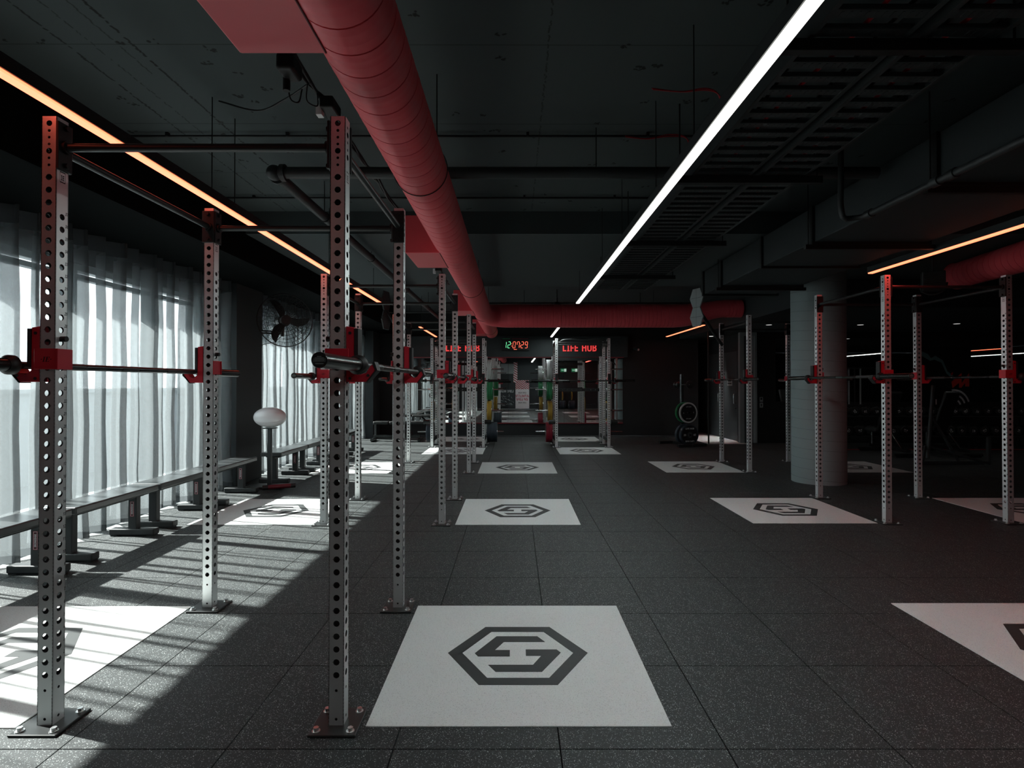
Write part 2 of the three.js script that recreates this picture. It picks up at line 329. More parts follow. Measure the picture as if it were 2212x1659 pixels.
function uprightGeos(h, n) {
  const f = plateGeo(h, false, n), back = plateGeo(h, false, n, false), sd = plateGeo(h, true, n);
  const uvs = (g) => { const p = g.attributes.position, u = g.attributes.uv; for (let i = 0; i < p.count; i++) u.setXY(i, p.getX(i) / UW + 0.5, p.getY(i) / 2.414); return g; };
  uvs(sd);
  const a = UW / 2;
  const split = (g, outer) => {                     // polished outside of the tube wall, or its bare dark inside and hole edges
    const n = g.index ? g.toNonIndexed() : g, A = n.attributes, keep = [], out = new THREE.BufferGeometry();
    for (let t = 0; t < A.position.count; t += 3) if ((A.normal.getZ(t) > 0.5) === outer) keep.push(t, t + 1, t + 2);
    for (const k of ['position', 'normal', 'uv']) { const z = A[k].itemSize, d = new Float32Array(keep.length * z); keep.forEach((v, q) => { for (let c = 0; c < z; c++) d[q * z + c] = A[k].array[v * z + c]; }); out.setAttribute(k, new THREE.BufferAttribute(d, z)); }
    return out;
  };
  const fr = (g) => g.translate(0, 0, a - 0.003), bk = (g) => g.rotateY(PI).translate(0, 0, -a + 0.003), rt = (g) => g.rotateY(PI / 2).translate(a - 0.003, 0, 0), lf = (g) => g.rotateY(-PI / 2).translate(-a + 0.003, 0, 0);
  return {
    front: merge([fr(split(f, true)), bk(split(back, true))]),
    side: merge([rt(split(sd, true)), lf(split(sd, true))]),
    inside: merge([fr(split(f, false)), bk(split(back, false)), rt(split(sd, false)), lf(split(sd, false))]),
  };
}
const UG = uprightGeos(2.414, 40), UGfar = uprightGeos(2.33, 38), UGshort = uprightGeos(2.0, 31);
const basePlate = rb(0.186, 0.01, 0.186, 0, 0.005, 0, 0.004, 1);
const boltGeo = merge([new THREE.CylinderGeometry(0.016, 0.016, 0.003, 14).translate(0, 0.0115, 0), new THREE.CylinderGeometry(0.011, 0.011, 0.012, 6).translate(0, 0.019, 0)]);
function upright(x, z, parent, G = UG) {
  const u = mesh('upright', G.front, M.steel, parent); u.position.set(x, 0, z);
  mesh('numbered_face', G.side, steelNum, u); mesh('tube_inside', G.inside, M.bareSteel, u);
  mesh('base_plate', basePlate, M.blackMetal, u);
  for (const sx of [-1, 1]) for (const sz of [-1, 1]) mesh('anchor_bolt', boltGeo, M.bolt, u).position.set(sx * 0.066, 0, sz * 0.066);
}
function bracket(axis) {            // plate on the inner face of a post with bolts; axis x or z, facing +
  const p = [rb(0.012, 0.19, 0.072, 0.036, 0, 0, 0.003, 1)];
  for (const y of [-0.075, 0.075]) p.push(cyl([0.04, y, 0], [0.054, y, 0], 0.011, 6));
  p.push(cyl([0.04, 0, 0], [0.055, 0, 0], 0.026, 16));
  const g = merge(p); return axis === 'x' ? g : g.rotateY(-PI / 2);
}
const BRX = bracket('x'), BRZ = bracket('z'), BRX2 = BRX.clone().rotateY(PI), BRZ2 = BRZ.clone().rotateY(PI);
function pullBar(a, b, parent) {
  const d = V(b).sub(V(a)), bar = mesh('pull_up_bar', cyl(a, b, 0.0165, 14), M.blackMetal, parent), ax = Math.abs(d.x) > Math.abs(d.z);
  mesh('bracket', ax ? BRX : BRZ, M.black, bar).position.set(...a); mesh('bracket', ax ? BRX2 : BRZ2, M.black, bar).position.set(...b);
}
function rig(x0, x1, za, zb, label) {
  const o = thing('training_rig', label, 'rig', [x0, 0, zb], 0, 'four-post steel rigs'), W = x1 - x0, D = za - zb, H = 2.3;   // za nearer, zb farther
  for (const x of [0, W]) for (const z of [0, D]) upright(x, z, o);
  pullBar([0, H, D], [W, H, D], o); pullBar([0, H, 0], [W, H, 0], o);
  pullBar([0, H, 0], [0, H, D], o); pullBar([W, H, 0], [W, H, D], o);
}
const ZA = [-2.252, -3.42], ZB = [-5.44, -6.62], ZC = [-8.57, -9.7], ZRB = [-5.49, -6.71], ZRC = [-8.65, -9.8];
rig(-1.845, -0.7, ...ZA, 'large perforated steel rig nearest the camera on the left');
rig(-1.835, -0.698, ...ZB, 'second perforated steel rig behind the nearest left one');
rig(-1.82, -0.692, ...ZC, 'third perforated steel rig, farthest of the left row');
rig(3.63, 4.81, ...ZRB, 'perforated steel rig at the right in front of the round column');
rig(3.61, 4.77, ...ZRC, 'perforated steel rig at the right behind the round column');

// ---------------------------------------------------------------- J-cups and barbells
const BARH = 1.425, cupLogo = canvasTex(128, 128, (c, w, h) => { c.fillStyle = '#ffffff'; c.fillRect(0, 0, w, h); c.fillStyle = '#100204'; c.font = 'italic bold 58px serif'; c.textAlign = 'center'; c.fillText('·IE·', w / 2, 82); });
const cupLogoMat = M.redMetal.clone(); cupLogoMat.map = cupLogo;
function jcup(x, z, sx, sz, label, group, turn = 0) {
  const o = thing('bar_cup', label, 'bar holder', [x, BARH, z], turn, group);
  const S = (p) => p.map(([a, b]) => [a * sx, b]);
  const prof = S([[0.034, -0.066], [0.112, -0.066], [0.15, -0.018], [0.143, 0.005], [0.132, 0.0], [0.112, -0.03], [0.09, -0.036], [0.068, -0.02], [0.066, 0.15], [0.034, 0.155]]);
  mesh('body', prism(prof, 0.05, 0.002).translate(0, 0, -0.025), M.redMetal, o);
  mesh('liner', [prism(S([[0.067, 0.0], [0.082, 0.0], [0.082, 0.146], [0.067, 0.146]]), 0.058).translate(0, 0, -0.029), prism(S([[0.113, -0.07], [0.118, -0.066], [0.158, -0.02], [0.147, 0.014], [0.136, 0.012], [0.138, 0.006], [0.151, -0.019]]), 0.058).translate(0, 0, -0.029)], M.liner, o);
  const st = [rb(0.094, 0.082, 0.005, sx * 0.0, 0.025, sz * 0.036, 0.002, 1), rb(0.005, 0.082, 0.085, -sx * 0.038, 0.025, sz * -0.004, 0.002, 1)];
  mesh('strap', st, M.redMetal, o);
  mesh('emblem', new THREE.PlaneGeometry(0.06, 0.06).rotateY(sz > 0 ? 0 : PI).translate(0, 0.022, sz * 0.0392), cupLogoMat, o);
  mesh('pin', [cyl([sx * 0.03, 0.106, 0], [-sx * 0.052, 0.106, 0], 0.011, 12)], M.liner, o);
  for (const [bxp, by] of [[0.05, 0.128], [0.05, -0.052], [0.122, -0.04]]) mesh('bolt_head', cyl([sx * bxp, by, sz * 0.024], [sx * bxp, by, sz * 0.03], 0.006, 8), M.liner, o);
  return o;
}
const capTex = canvasTex(256, 256, (c, w, h) => {
  c.fillStyle = '#1a2020'; c.fillRect(0, 0, w, h); c.fillStyle = '#8d9896'; c.strokeStyle = '#8d9896'; c.textAlign = 'center';
  c.font = 'bold 34px sans-serif'; c.fillText('IRONEDGE', 128, 141); c.lineWidth = 4; c.strokeRect(28, 106, 200, 46);
  c.font = 'bold 20px sans-serif'; for (const [x0, w0, y] of [[90, 76, 62], [52, 152, 88], [60, 136, 184]]) for (let i = 0; i < w0; i += 11) c.fillRect(x0 + i, y, 8, 13);
});
const capMat = new THREE.MeshStandardMaterial({ map: capTex, roughness: 0.5 });
const BG = {
  shaft: cyl([0, 0, -0.66], [0, 0, 0.66], 0.0142, 14), knurl: [[-0.62, -0.3], [-0.06, 0.06], [0.3, 0.62]].map(([a, b]) => cyl([0, 0, a], [0, 0, b], 0.0147, 14)),
  sleeve: (s) => cyl([0, 0, s * 0.685], [0, 0, s * 1.1], 0.025, 20), collar: (s) => new THREE.LatheGeometry([[0.014, 0], [0.03, 0.002], [0.038, 0.008], [0.038, 0.028], [0.03, 0.036], [0.026, 0.04]].map((p) => new THREE.Vector2(...p)), 22).rotateX(s * PI / 2).translate(0, 0, s * 0.652),
  cap: (s) => new THREE.CircleGeometry(0.0235, 24).rotateY(s > 0 ? 0 : PI).translate(0, 0, s * 1.1008), ring: (s) => new THREE.TorusGeometry(0.0235, 0.0018, 6, 24).translate(0, 0, s * 1.1),
};
function barbell(x, z, label, turn = 0) {
  const o = thing('barbell', label, 'barbell', [x, BARH, z], turn, 'barbells racked on the rigs');
  mesh('shaft', BG.shaft, M.blackSteel, o); BG.knurl.forEach((g) => mesh('knurling', g, M.knurl, o));
  for (const s of [-1, 1]) { const sl = mesh('sleeve', BG.sleeve(s), M.blackSteel, o); mesh('collar', BG.collar(s), M.black, o); mesh('end_cap', BG.cap(s), capMat, sl); mesh('end_ring', BG.ring(s), M.blackSteel, sl); }
}
function barSet(px, sx, [za, zb], where) {
  jcup(px, za, sx, 1, `red bar cup on the near post ${where}`, 'red bar cups');
  jcup(px, zb, sx, -1, `red bar cup on the far post ${where}`, 'red bar cups');
  barbell(px + sx * 0.098, (za + zb) / 2, `black steel barbell racked on the posts ${where}`);
}
barSet(-1.845, -1, ZA, 'of the nearest left rig, window side');
barSet(-0.7, 1, ZA, 'of the nearest left rig, room side');
barSet(-1.835, -1, ZB, 'of the second left rig, window side');
barSet(-0.698, 1, ZB, 'of the second left rig, room side');
barSet(-1.82, -1, ZC, 'of the third left rig, window side');
barSet(-0.692, 1, ZC, 'of the third left rig, room side');
barSet(3.63, -1, ZRB, 'of the rig before the column, left side');
barSet(4.81, 1, ZRB, 'of the rig before the column, right side');
barSet(3.61, -1, ZRC, 'of the rig behind the column, left side');
barSet(4.77, 1, ZRC, 'of the rig behind the column, right side');

// ---------------------------------------------------------------- plates and far power racks
const plateMats = { white: mat(0.55, 0.57, 0.56, 0.5), green: mat(0.02, 0.2, 0.075, 0.5), yellow: mat(0.42, 0.26, 0.035, 0.5), red: mat(0.3, 0.012, 0.035, 0.5), navy: mat(0.02, 0.032, 0.045, 0.5) };
const plateThick = { white: 0.032, green: 0.042, yellow: 0.05, red: 0.07, navy: 0.075 };
const plateGeos = {};
for (const k in plateThick) {
  const t = plateThick[k], r = 0.225;
  plateGeos[k] = {
    rim: new THREE.LatheGeometry([[r * 0.86, -t / 2 + 0.002], [r - 0.006, -t / 2], [r, -t / 2 + 0.005], [r, t / 2 - 0.005], [r - 0.006, t / 2], [r * 0.86, t / 2 - 0.002]].map((p) => new THREE.Vector2(...p)), 40).rotateZ(PI / 2),
    face: new THREE.LatheGeometry([[0.05, -t / 2 + 0.004], [r * 0.86, -t / 2 + 0.004], [r * 0.861, t / 2 - 0.004], [0.05, t / 2 - 0.004]].map((p) => new THREE.Vector2(...p)), 32).rotateZ(PI / 2),
    hub: new THREE.LatheGeometry([[0.026, -t / 2 + 0.001], [0.052, -t / 2 + 0.001], [0.052, t / 2 - 0.001], [0.026, t / 2 - 0.001], [0.026, -t / 2 + 0.001]].map((p) => new THREE.Vector2(...p)), 24).rotateZ(PI / 2),
  };
}
function plate(kind, x, y, z, label, group, turn = 0) {
  const o = thing('weight_plate', label, 'weight plate', [x, y, z], turn, group);
  mesh('rim', plateGeos[kind].rim, plateMats[kind], o); mesh('face', plateGeos[kind].face, M.liner, o); mesh('hub', plateGeos[kind].hub, M.chrome, o);
  return o;
}
function powerRack(x0, x1, side, lowKind, counts) {
  const nm = side === 'left' ? 'left' : 'right', zf = -12.03, zm = -12.7, zr = -13.2;
  const o = thing('power_rack', `tall steel power rack before the mirror, ${nm} of the two`, 'power rack', [x0, 0, zf]), W = x1 - x0;
  for (const x of [0, W]) { upright(x, 0, o, UGfar); upright(x, zm - zf, o, UGfar); upright(x, zr - zf, o, UGshort); }
  pullBar([0, 2.24, 0], [W, 2.24, 0], o); pullBar([0, 2.24, zm - zf], [W, 2.24, zm - zf], o);
  mesh('grip_bar', tube([[0, 2.2, -0.05], [0.14, 2.29, 0.02], [0.3, 2.31, 0.05], [W / 2, 2.29, 0.05], [W - 0.3, 2.31, 0.05], [W - 0.14, 2.29, 0.02], [W, 2.2, -0.05]], 0.016, 48), M.blackMetal, o);
  for (const x of [0, W]) { mesh('side_rail', rb(0.05, 0.07, zm - zf < 0 ? -(zm - zf) - 0.06 : 0.6, x, 2.24, (zm - zf) / 2, 0.004, 1), M.black, o); mesh('foot_rail', rb(0.05, 0.07, 1.1, x, 0.16, (zr - zf) / 2, 0.004, 1), M.black, o); }
  const cm = mesh('cross_member', bx(W - 0.06, 0.075, 0.05, W / 2, 1.22, zr - zf), M.black, o);
  mesh('rivet', Array.from({ length: 9 }, (_, i) => cyl([0.12 + i * (W - 0.24) / 8, 1.22, zr - zf + 0.025], [0.12 + i * (W - 0.24) / 8, 1.22, zr - zf + 0.032], 0.009, 8)), M.chrome, cm);
  mesh('cross_member', bx(W - 0.06, 0.075, 0.05, W / 2, 2.0 - 0.06, zr - zf), M.black, o);
  for (const x of [0, W]) mesh('roller_pad', cyl([x - (x ? -0.03 : 0.03), 0.55, 0.07], [x + (x ? 0.17 : -0.17), 0.55, 0.07], 0.045, 16), M.pad, o);
  const hs = [1.69, 1.23, 0.76, 0.285], kinds = ['white', 'green', 'yellow', lowKind];
  for (const s of [-1, 1]) hs.forEach((h, i) => {
    const bxx = s < 0 ? 0 : W, peg = mesh('storage_peg', [cyl([bxx + s * 0.03, h, zm - zf], [bxx + s * 0.42, h, zm - zf], 0.016, 12), cyl([bxx + s * 0.03, h, zm - zf], [bxx + s * 0.045, h, zm - zf], 0.045, 12)], M.chrome, o);
    const kd = kinds[i], t = plateThick[kd], n = counts[s < 0 ? 0 : 1][i];
    for (let k = 0; k < n; k++) plate(kd, x0 + bxx + s * (0.05 + t * (k + 0.5) + 0.001 * k), h - 0.009, zm, `${kd === 'white' ? 'pale grey' : kd} rimmed bumper plate on the ${s < 0 ? 'left' : 'right'} peg of the far ${nm} rack${n > 1 ? [', innermost', ', second', ', third', ', fourth'][k] : ''}`, `${kd} plates on the ${s < 0 ? 'left' : 'right'} peg of the far ${nm} rack`);
  });
  const mid = (x0 + x1) / 2;
  jcup(x0, zf, 1, -1, `small red bar cup on the left post of the far ${nm} rack`, 'red bar cups', -PI / 2);
  jcup(x1, zf, 1, 1, `small red bar cup on the right post of the far ${nm} rack`, 'red bar cups', -PI / 2);
  barbell(mid, zf + 0.098, `black barbell lying across the far ${nm} rack`, PI / 2);
}
powerRack(-1.76, -0.66, 'left', 'navy', [[1, 1, 1, 2], [3, 3, 2, 3]]);
powerRack(0.9, 2.02, 'right', 'red', [[4, 3, 2, 2], [1, 1, 1, 1]]);

// ---------------------------------------------------------------- red ducts
function spiralDuct(a, b, r, pitch, parent, name = 'duct_run') {
  const p = V(a), q = V(b), L = p.distanceTo(q), pts = [], n = Math.round(L / pitch);
  for (let i = 0; i < n; i++) {
    const y = i * L / n, s = L / n;
    pts.push([r, y], [r, y + s * 0.22], [r + 0.001, y + s * 0.27], [r, y + s * 0.32], [r, y + s * 0.54], [r + 0.001, y + s * 0.59], [r, y + s * 0.64], [r, y + s - 0.0075], [r - 0.009, y + s - 0.0072], [r - 0.009, y + s - 0.0006], [r, y + s - 0.0003]);
  }
  pts.push([r, L], [r - 0.01, L]); pts.unshift([r - 0.01, 0]);
  const g = new THREE.LatheGeometry(pts.map((v) => new THREE.Vector2(...v)), 40);
  g.applyQuaternion(new THREE.Quaternion().setFromUnitVectors(new THREE.Vector3(0, 1, 0), q.clone().sub(p).normalize())).translate(p.x, p.y, p.z);
  return mesh(name, toCreasedNormals(g, 0.6), M.ductRed, parent);
}
{
  const DX = -0.57, DH = 2.655, R = 0.158, TZ = -10.74, R2 = 0.222;
  const o = thing('spiral_duct', 'big red spiral air duct along the ceiling with a cross branch to the right', 'air duct', [0, 0, 0]);
  spiralDuct([DX, DH, 0.8], [DX, DH, -14.0], R, 0.145, o);
  mesh('end_cap', new THREE.SphereGeometry(R, 32, 10, 0, 2 * PI, 0, PI / 2).scale(1, 0.3, 1).rotateX(-PI / 2).translate(DX, DH, -14.0), M.ductRed, o);
  for (const z of [-1.35, -5.05, -9.05, -13.15]) {           // take-off boxes on the window side
    const b = mesh('take_off_box', rb(0.36, 0.34, 0.66, DX - 0.23, DH + 0.045, z - 0.32, 0.008, 1), M.ductRed, o);
    mesh('seam', rb(0.006, 0.006, 0.64, DX - 0.1, DH - 0.127, z - 0.32, 0.002, 1), mat(0.12, 0.01, 0.015, 0.6), b);
  }
  for (const z of [-1.2, -3.4, -7.4, -10.2, -13]) mesh('hanger_strap', [new THREE.TorusGeometry(R + 0.006, 0.003, 5, 40).translate(DX, DH, z), cyl([DX + 0.1, DH + 0.12, z], [DX + 0.1, z < -6.12 && z > -9.4 ? 2.985 : CEIL - 0.008, z], 0.004, 6)], M.cable, o);
  // cross duct from the elbow to the right
  const c = o;
  const taperTube = (pts, n, r0, r1) => {
    const cv = new THREE.CatmullRomCurve3(pts.map(V)), g = new THREE.TubeGeometry(cv, n, 1, 36), p = g.attributes.position;
    for (let i = 0; i < p.count; i++) { const k = Math.floor(i / 37), c0 = cv.getPointAt(k / n), e = Math.min(1, k / n * 1.08), r = r0 + (r1 - r0) * e * e * (3 - 2 * e); p.setXYZ(i, c0.x + (p.getX(i) - c0.x) * r, c0.y + (p.getY(i) - c0.y) * r, c0.z + (p.getZ(i) - c0.z) * r); }
    g.computeVertexNormals(); return g;
  };
  mesh('elbow', taperTube([[DX + 0.005, DH, TZ + 0.75], [DX + 0.02, DH, TZ + 0.5], [DX + 0.07, DH, TZ + 0.25], [DX + 0.2, DH, TZ + 0.07], [DX + 0.4, DH, TZ], [DX + 0.55, DH, TZ]], 26, 0.155, R2), M.ductRed, c);
  spiralDuct([DX + 0.5, DH, TZ], [3.06, DH, TZ], R2, 0.075, c, 'cross_run');
  mesh('reducer', taperTube([[3.04, DH, TZ], [3.25, DH + 0.012, TZ], [3.65, DH + 0.085, TZ], [3.9, DH + 0.13, TZ], [4.02, DH + 0.14, TZ]], 24, R2, 0.166), M.ductRed, c);
  spiralDuct([4.0, DH + 0.14, TZ], [4.33, DH + 0.14, TZ], 0.168, 0.066, c, 'spigot');
  // short run in front of the dropped ceiling on the right
}
{
  const o = thing('side_duct', 'dim red round duct high at the right edge', 'air duct', [0, 0, 0]);
  spiralDuct([6.0, 2.82, -7.6], [5.45, 2.74, -5.4], 0.17, 0.12, o);
  mesh('flange', new THREE.TorusGeometry(0.175, 0.012, 8, 36).rotateY(-0.245).translate(6.0, 2.82, -7.6), M.ductRed, o);
  for (const t of [0.2, 0.8]) mesh('hanger_rod', cyl([6 - 0.55 * t, 2.98 - 0.08 * t, -7.6 + 2.2 * t], [6 - 0.55 * t, -7.6 + 2.2 * t < -6.12 ? 2.985 : CEIL - 0.008, -7.6 + 2.2 * t], 0.004, 6), M.cable, o);
}
// black rectangular duct on the right
{
  const o = thing('rectangular_duct', 'black rectangular duct with flanged joints right of the cable tray', 'air duct', [0, 0, 0]);
  const x0 = 2.72, x1 = 3.75, y0 = 2.64, y1 = 2.965, zs = [-8.05, -7.35, -6.15, -5.1, -3.6, -2.1, -0.6, 0.8];
  for (let i = 0; i + 1 < zs.length; i++) mesh('duct_section', rb(x1 - x0, y1 - y0, zs[i + 1] - zs[i] - 0.004, (x0 + x1) / 2, (y0 + y1) / 2, (zs[i] + zs[i + 1]) / 2, 0.01, 1), M.wallTeal, o);
  for (const z of zs) mesh('flange', [box2(x0 - 0.025, x0, y0 - 0.025, y1, z - 0.025, z + 0.025), box2(x0, x1, y0 - 0.025, y0, z - 0.025, z + 0.025), box2(x1, x1 + 0.025, y0 - 0.025, y1, z - 0.025, z + 0.025)], M.black, o);
  for (const z of [-7.35, -5.1, -3.6, -2.1]) mesh('hanger_rod', [cyl([x0 - 0.05, y0 - 0.04, z], [x0 - 0.05, z < -6.12 ? 2.985 : CEIL - 0.008, z], 0.005, 6), box2(x0 - 0.08, x1 + 0.06, y0 - 0.065, y0 - 0.025, z - 0.02, z + 0.02)], M.black, o);
}
// ---------------------------------------------------------------- cable trays
function cableTray(xa, xb, y, label) {
  const o = thing('cable_tray', label, 'cable tray', [0, 0, 0], 0, 'black cable trays'), w = xb - xa, zs = -8.4, ze = 0.4;
  for (const x of [xa, xb]) mesh('side_rail', [box2(x - 0.003, x + 0.003, y, y + 0.09, zs, ze), box2(x - (x === xa ? 0 : 0.02), x + (x === xa ? 0.02 : 0), y, y + 0.004, zs, ze)], M.tray, o);
  const rg = merge([bx(w, 0.006, 0.05, 0, 0, 0), bx(w, 0.018, 0.005, 0, 0.008, -0.025), bx(w, 0.018, 0.005, 0, 0.008, 0.025), ...Array.from({ length: 12 }, (_, i) => bx(0.008, 0.002, 0.03, -w / 2 + w * (i + 0.5) / 12, -0.004, 0))]);
  for (let z = -1.2; z > zs; z -= 0.115) mesh('rung', rg, M.tray, o).position.set((xa + xb) / 2, y + 0.008, z);
  for (let k = 0; k < 3; k++) mesh('cable', tube(Array.from({ length: 14 }, (_, i) => [xa + 0.06 + k * (w - 0.12) / 2 + rr(-0.03, 0.03), y + 0.035 + rr(0, 0.01), ze - i * (ze - zs) / 13]), 0.009, 70, 6), k === 1 ? M.redWire : M.cable, o);
}
cableTray(1.19, 1.585, 2.75, 'black perforated cable tray next to the white light strip');
cableTray(1.64, 1.96, 2.75, 'narrower black cable tray on the duct side');
{
  const o = thing('tray_hanger', 'black channel hangers carrying the two cable trays', 'hanger');
  for (const z of [-2.27, -3.76, -5.47, -7.2]) mesh('channel', [box2(1.08, 2.06, 2.695, 2.743, z - 0.02, z + 0.02), ...[1.11, 2.03].map((x) => cyl([x, 2.72, z], [x, z < -6.12 ? 2.985 : CEIL - 0.008, z], 0.005, 6))], M.black, o);
}
// ---------------------------------------------------------------- pipes, cables
{
  const p = thing('drain_pipe', 'black drain pipe with elbow crossing above the nearest left rig', 'pipe'), H = 2.9, X = -1.76, Z = -4.11, r = 0.042;
  mesh('pipe_run', cyl([X, H, Z], [2.66, H, Z], r, 20), M.conduit, p); mesh('pipe_run', cyl([X, H, Z], [X, H, -14.835], r, 20), M.conduit, p);
  mesh('elbow', [new THREE.SphereGeometry(r * 1.35, 20, 14).translate(X, H, Z), cyl([X + 0.05, H, Z], [X + 0.085, H, Z], r * 1.45, 20), cyl([X, H, Z - 0.05], [X, H, Z - 0.085], r * 1.45, 20)], M.conduit, p);
  for (const z of [-5.2, -6.9, -9.2, -11.5]) mesh('clip', [new THREE.TorusGeometry(r + 0.004, 0.004, 5, 20).translate(X, H, z), cyl([X, H + r, z], [X, z < -6.12 && z > -9.4 ? 2.985 : CEIL - 0.008, z], 0.004, 6)], M.cable, p);
  for (const x of [-1.2, 0.6, 2.2]) mesh('clip', cyl([x, H + r, Z], [x, CEIL - 0.008, Z], 0.004, 6), M.cable, p);
  const q = thing('sprinkler_pipe', 'black pipe with couplings below the ceiling at the upper right', 'pipe');
  mesh('pipe_run', cyl([2.5, 2.55, 0.6], [2.5, 2.55, -3.95], 0.022, 16), M.conduit, q);
  for (const z of [-3.2, -3.32, -3.95]) mesh('coupling', cyl([2.5, 2.55, z - 0.03], [2.5, 2.55, z + 0.03], 0.03, 16), M.conduit, q);
  mesh('elbow', tube([[2.5, 2.55, -3.95], [2.49, 2.55, -4.02], [2.45, 2.55, -4.05], [2.38, 2.55, -4.05], [2.36, 2.62, -4.05], [2.36, 2.84, -4.05], [2.36, CEIL - 0.008, -4.05]], 0.02, 30, 12), M.conduit, q);
  for (const [z, xa, xb, r2, n] of [[-4.2, -2.9, 2.6, 0.009, 'thin black conduit across the ceiling near the rig'], [-5.6, -2.9, 2.2, 0.011, 'thin black conduit across the ceiling before the beam']]) {
    const t = thing('ceiling_conduit', n, 'conduit', [0, CEIL - 0.03, z]); mesh('conduit_run', cyl([xa, 0, 0], [xb, 0, 0], r2, 10), M.cable, t); for (let x = xa + 0.3; x < xb; x += 0.9) mesh('saddle', bx(0.02, 0.034, 0.03, x, 0.012, 0), M.cable, t);
  }
  for (const [z, xa, xb, h, n] of [[-9.75, -2.9, 2.6, 3.1, 'thin pipe beyond the band beam'], [-11.3, -2.9, 3.9, 2.98, 'thin pipe in front of the back wall'], [-12.9, -2.9, 3.9, 3.0, 'last thin pipe before the back wall']]) {
    const t = thing('ceiling_conduit', n, 'conduit', [0, h, z]); mesh('conduit_run', cyl([xa, 0, 0], [xb, 0, 0], 0.016, 10), M.conduit, t); for (let x = xa + 0.5; x < xb; x += 1.3) mesh('hanger_rod', cyl([x, 0, 0], [x, CEIL - h, 0], 0.004, 6), M.cable, t);
  }
  const c = thing('cable_bundle', 'black cable bundle with boxes clipped beside the big red duct', 'cable');
  for (let k = 0; k < 4; k++) mesh('cable', tube(Array.from({ length: 26 }, (_, i) => [(i > 14 ? -1.04 : -1.13) + rr(-0.02, 0.02), (i > 14 ? 2.92 : 3.03) + rr(-0.02, 0.02), -1.6 - i * 0.29]), 0.007 + 0.003 * (k % 2), 120, 6), M.cable, c);
  mesh('driver_box', [rb(0.09, 0.09, 0.14, -1.15, 2.97, -2.86, 0.02, 3), cyl([-1.18, 2.95, -2.9], [-1.18, 2.87, -2.9], 0.018, 12)], M.black, c);
  mesh('cable_loop', [tube([[-1.18, 2.89, -2.92], [-1.17, 2.84, -2.94], [-1.14, 2.835, -2.95], [-1.13, 2.92, -2.98]], 0.004, 24, 6), tube([[-1.11, 2.96, -3.0], [-1.12, 2.88, -3.03], [-1.08, 2.87, -3.06], [-1.09, 2.96, -3.1]], 0.004, 24, 6)], M.cable, c);
  for (const [x, y, z] of [[-1.13, 2.96, -3.3], [-1.06, 2.87, -7.55]]) { mesh('tag_label', bx(0.034, 0.06, 0.05, x - 0.015, y, z), M.white, c); mesh('junction_box', rb(0.08, 0.07, 0.16, x + 0.04, y + 0.03, z - 0.02, 0.01), M.black, c); }
  mesh('branch_cable', [tube([[-1.13, 3.02, -3.1], [-1.35, 3.03, -3.3], [-1.6, 3.06, -3.5], [-1.93, 3.2, -3.66]], 0.006, 40, 6)], M.cable, c);
  for (const [pts, n] of [[[[0.86, 3.2, -3.5], [1.05, 3.18, -3.5], [1.2, 3.2, -3.5], [1.27, 3.17, -3.5], [1.3, 3.02, -3.5], [1.31, 2.9, -3.5]], 'loose red wire pair beside the white light strip, nearer'], [[[0.82, 3.19, -4.15], [0.98, 3.17, -4.15], [1.15, 3.2, -4.15], [1.27, 3.18, -4.15], [1.3, 3.05, -4.15], [1.31, 2.92, -4.15]], 'loose red wire pair beside the white light strip, farther']]) {
    const w = thing('red_wire', n, 'wire'); mesh('wire', tube(pts, 0.004, 40, 6), M.redWire, w); mesh('wire', tube(pts.map(([a, b, d], i) => [a + 0.004, b - 0.012 + 0.006 * Math.sin(i * 2), d + 0.01]), 0.004, 40, 6), M.redWire, w);
  }
}
// ---------------------------------------------------------------- round column
{
  const o = thing('round_column', 'grey round concrete column with spiral form lines', 'column', [4.23, 0, -7.83]), r = 0.345, pts = [];
  pts.push(new THREE.Vector2(r, 0), new THREE.Vector2(r, 2.988));
  mesh('shaft', new THREE.LatheGeometry(pts, 48), M.column, o);
  const ridge = []; const turns = 22;
  class Helix extends THREE.Curve { getPoint(t) { const a = t * turns * 2 * PI; return new THREE.Vector3((r + 0.0005) * Math.cos(a), 0.02 + t * 2.94, (r + 0.0005) * Math.sin(a)); } }
  mesh('form_seam', new THREE.TubeGeometry(new Helix(), turns * 36, 0.002, 4), mat(0.12, 0.145, 0.15, 0.8), o);
}
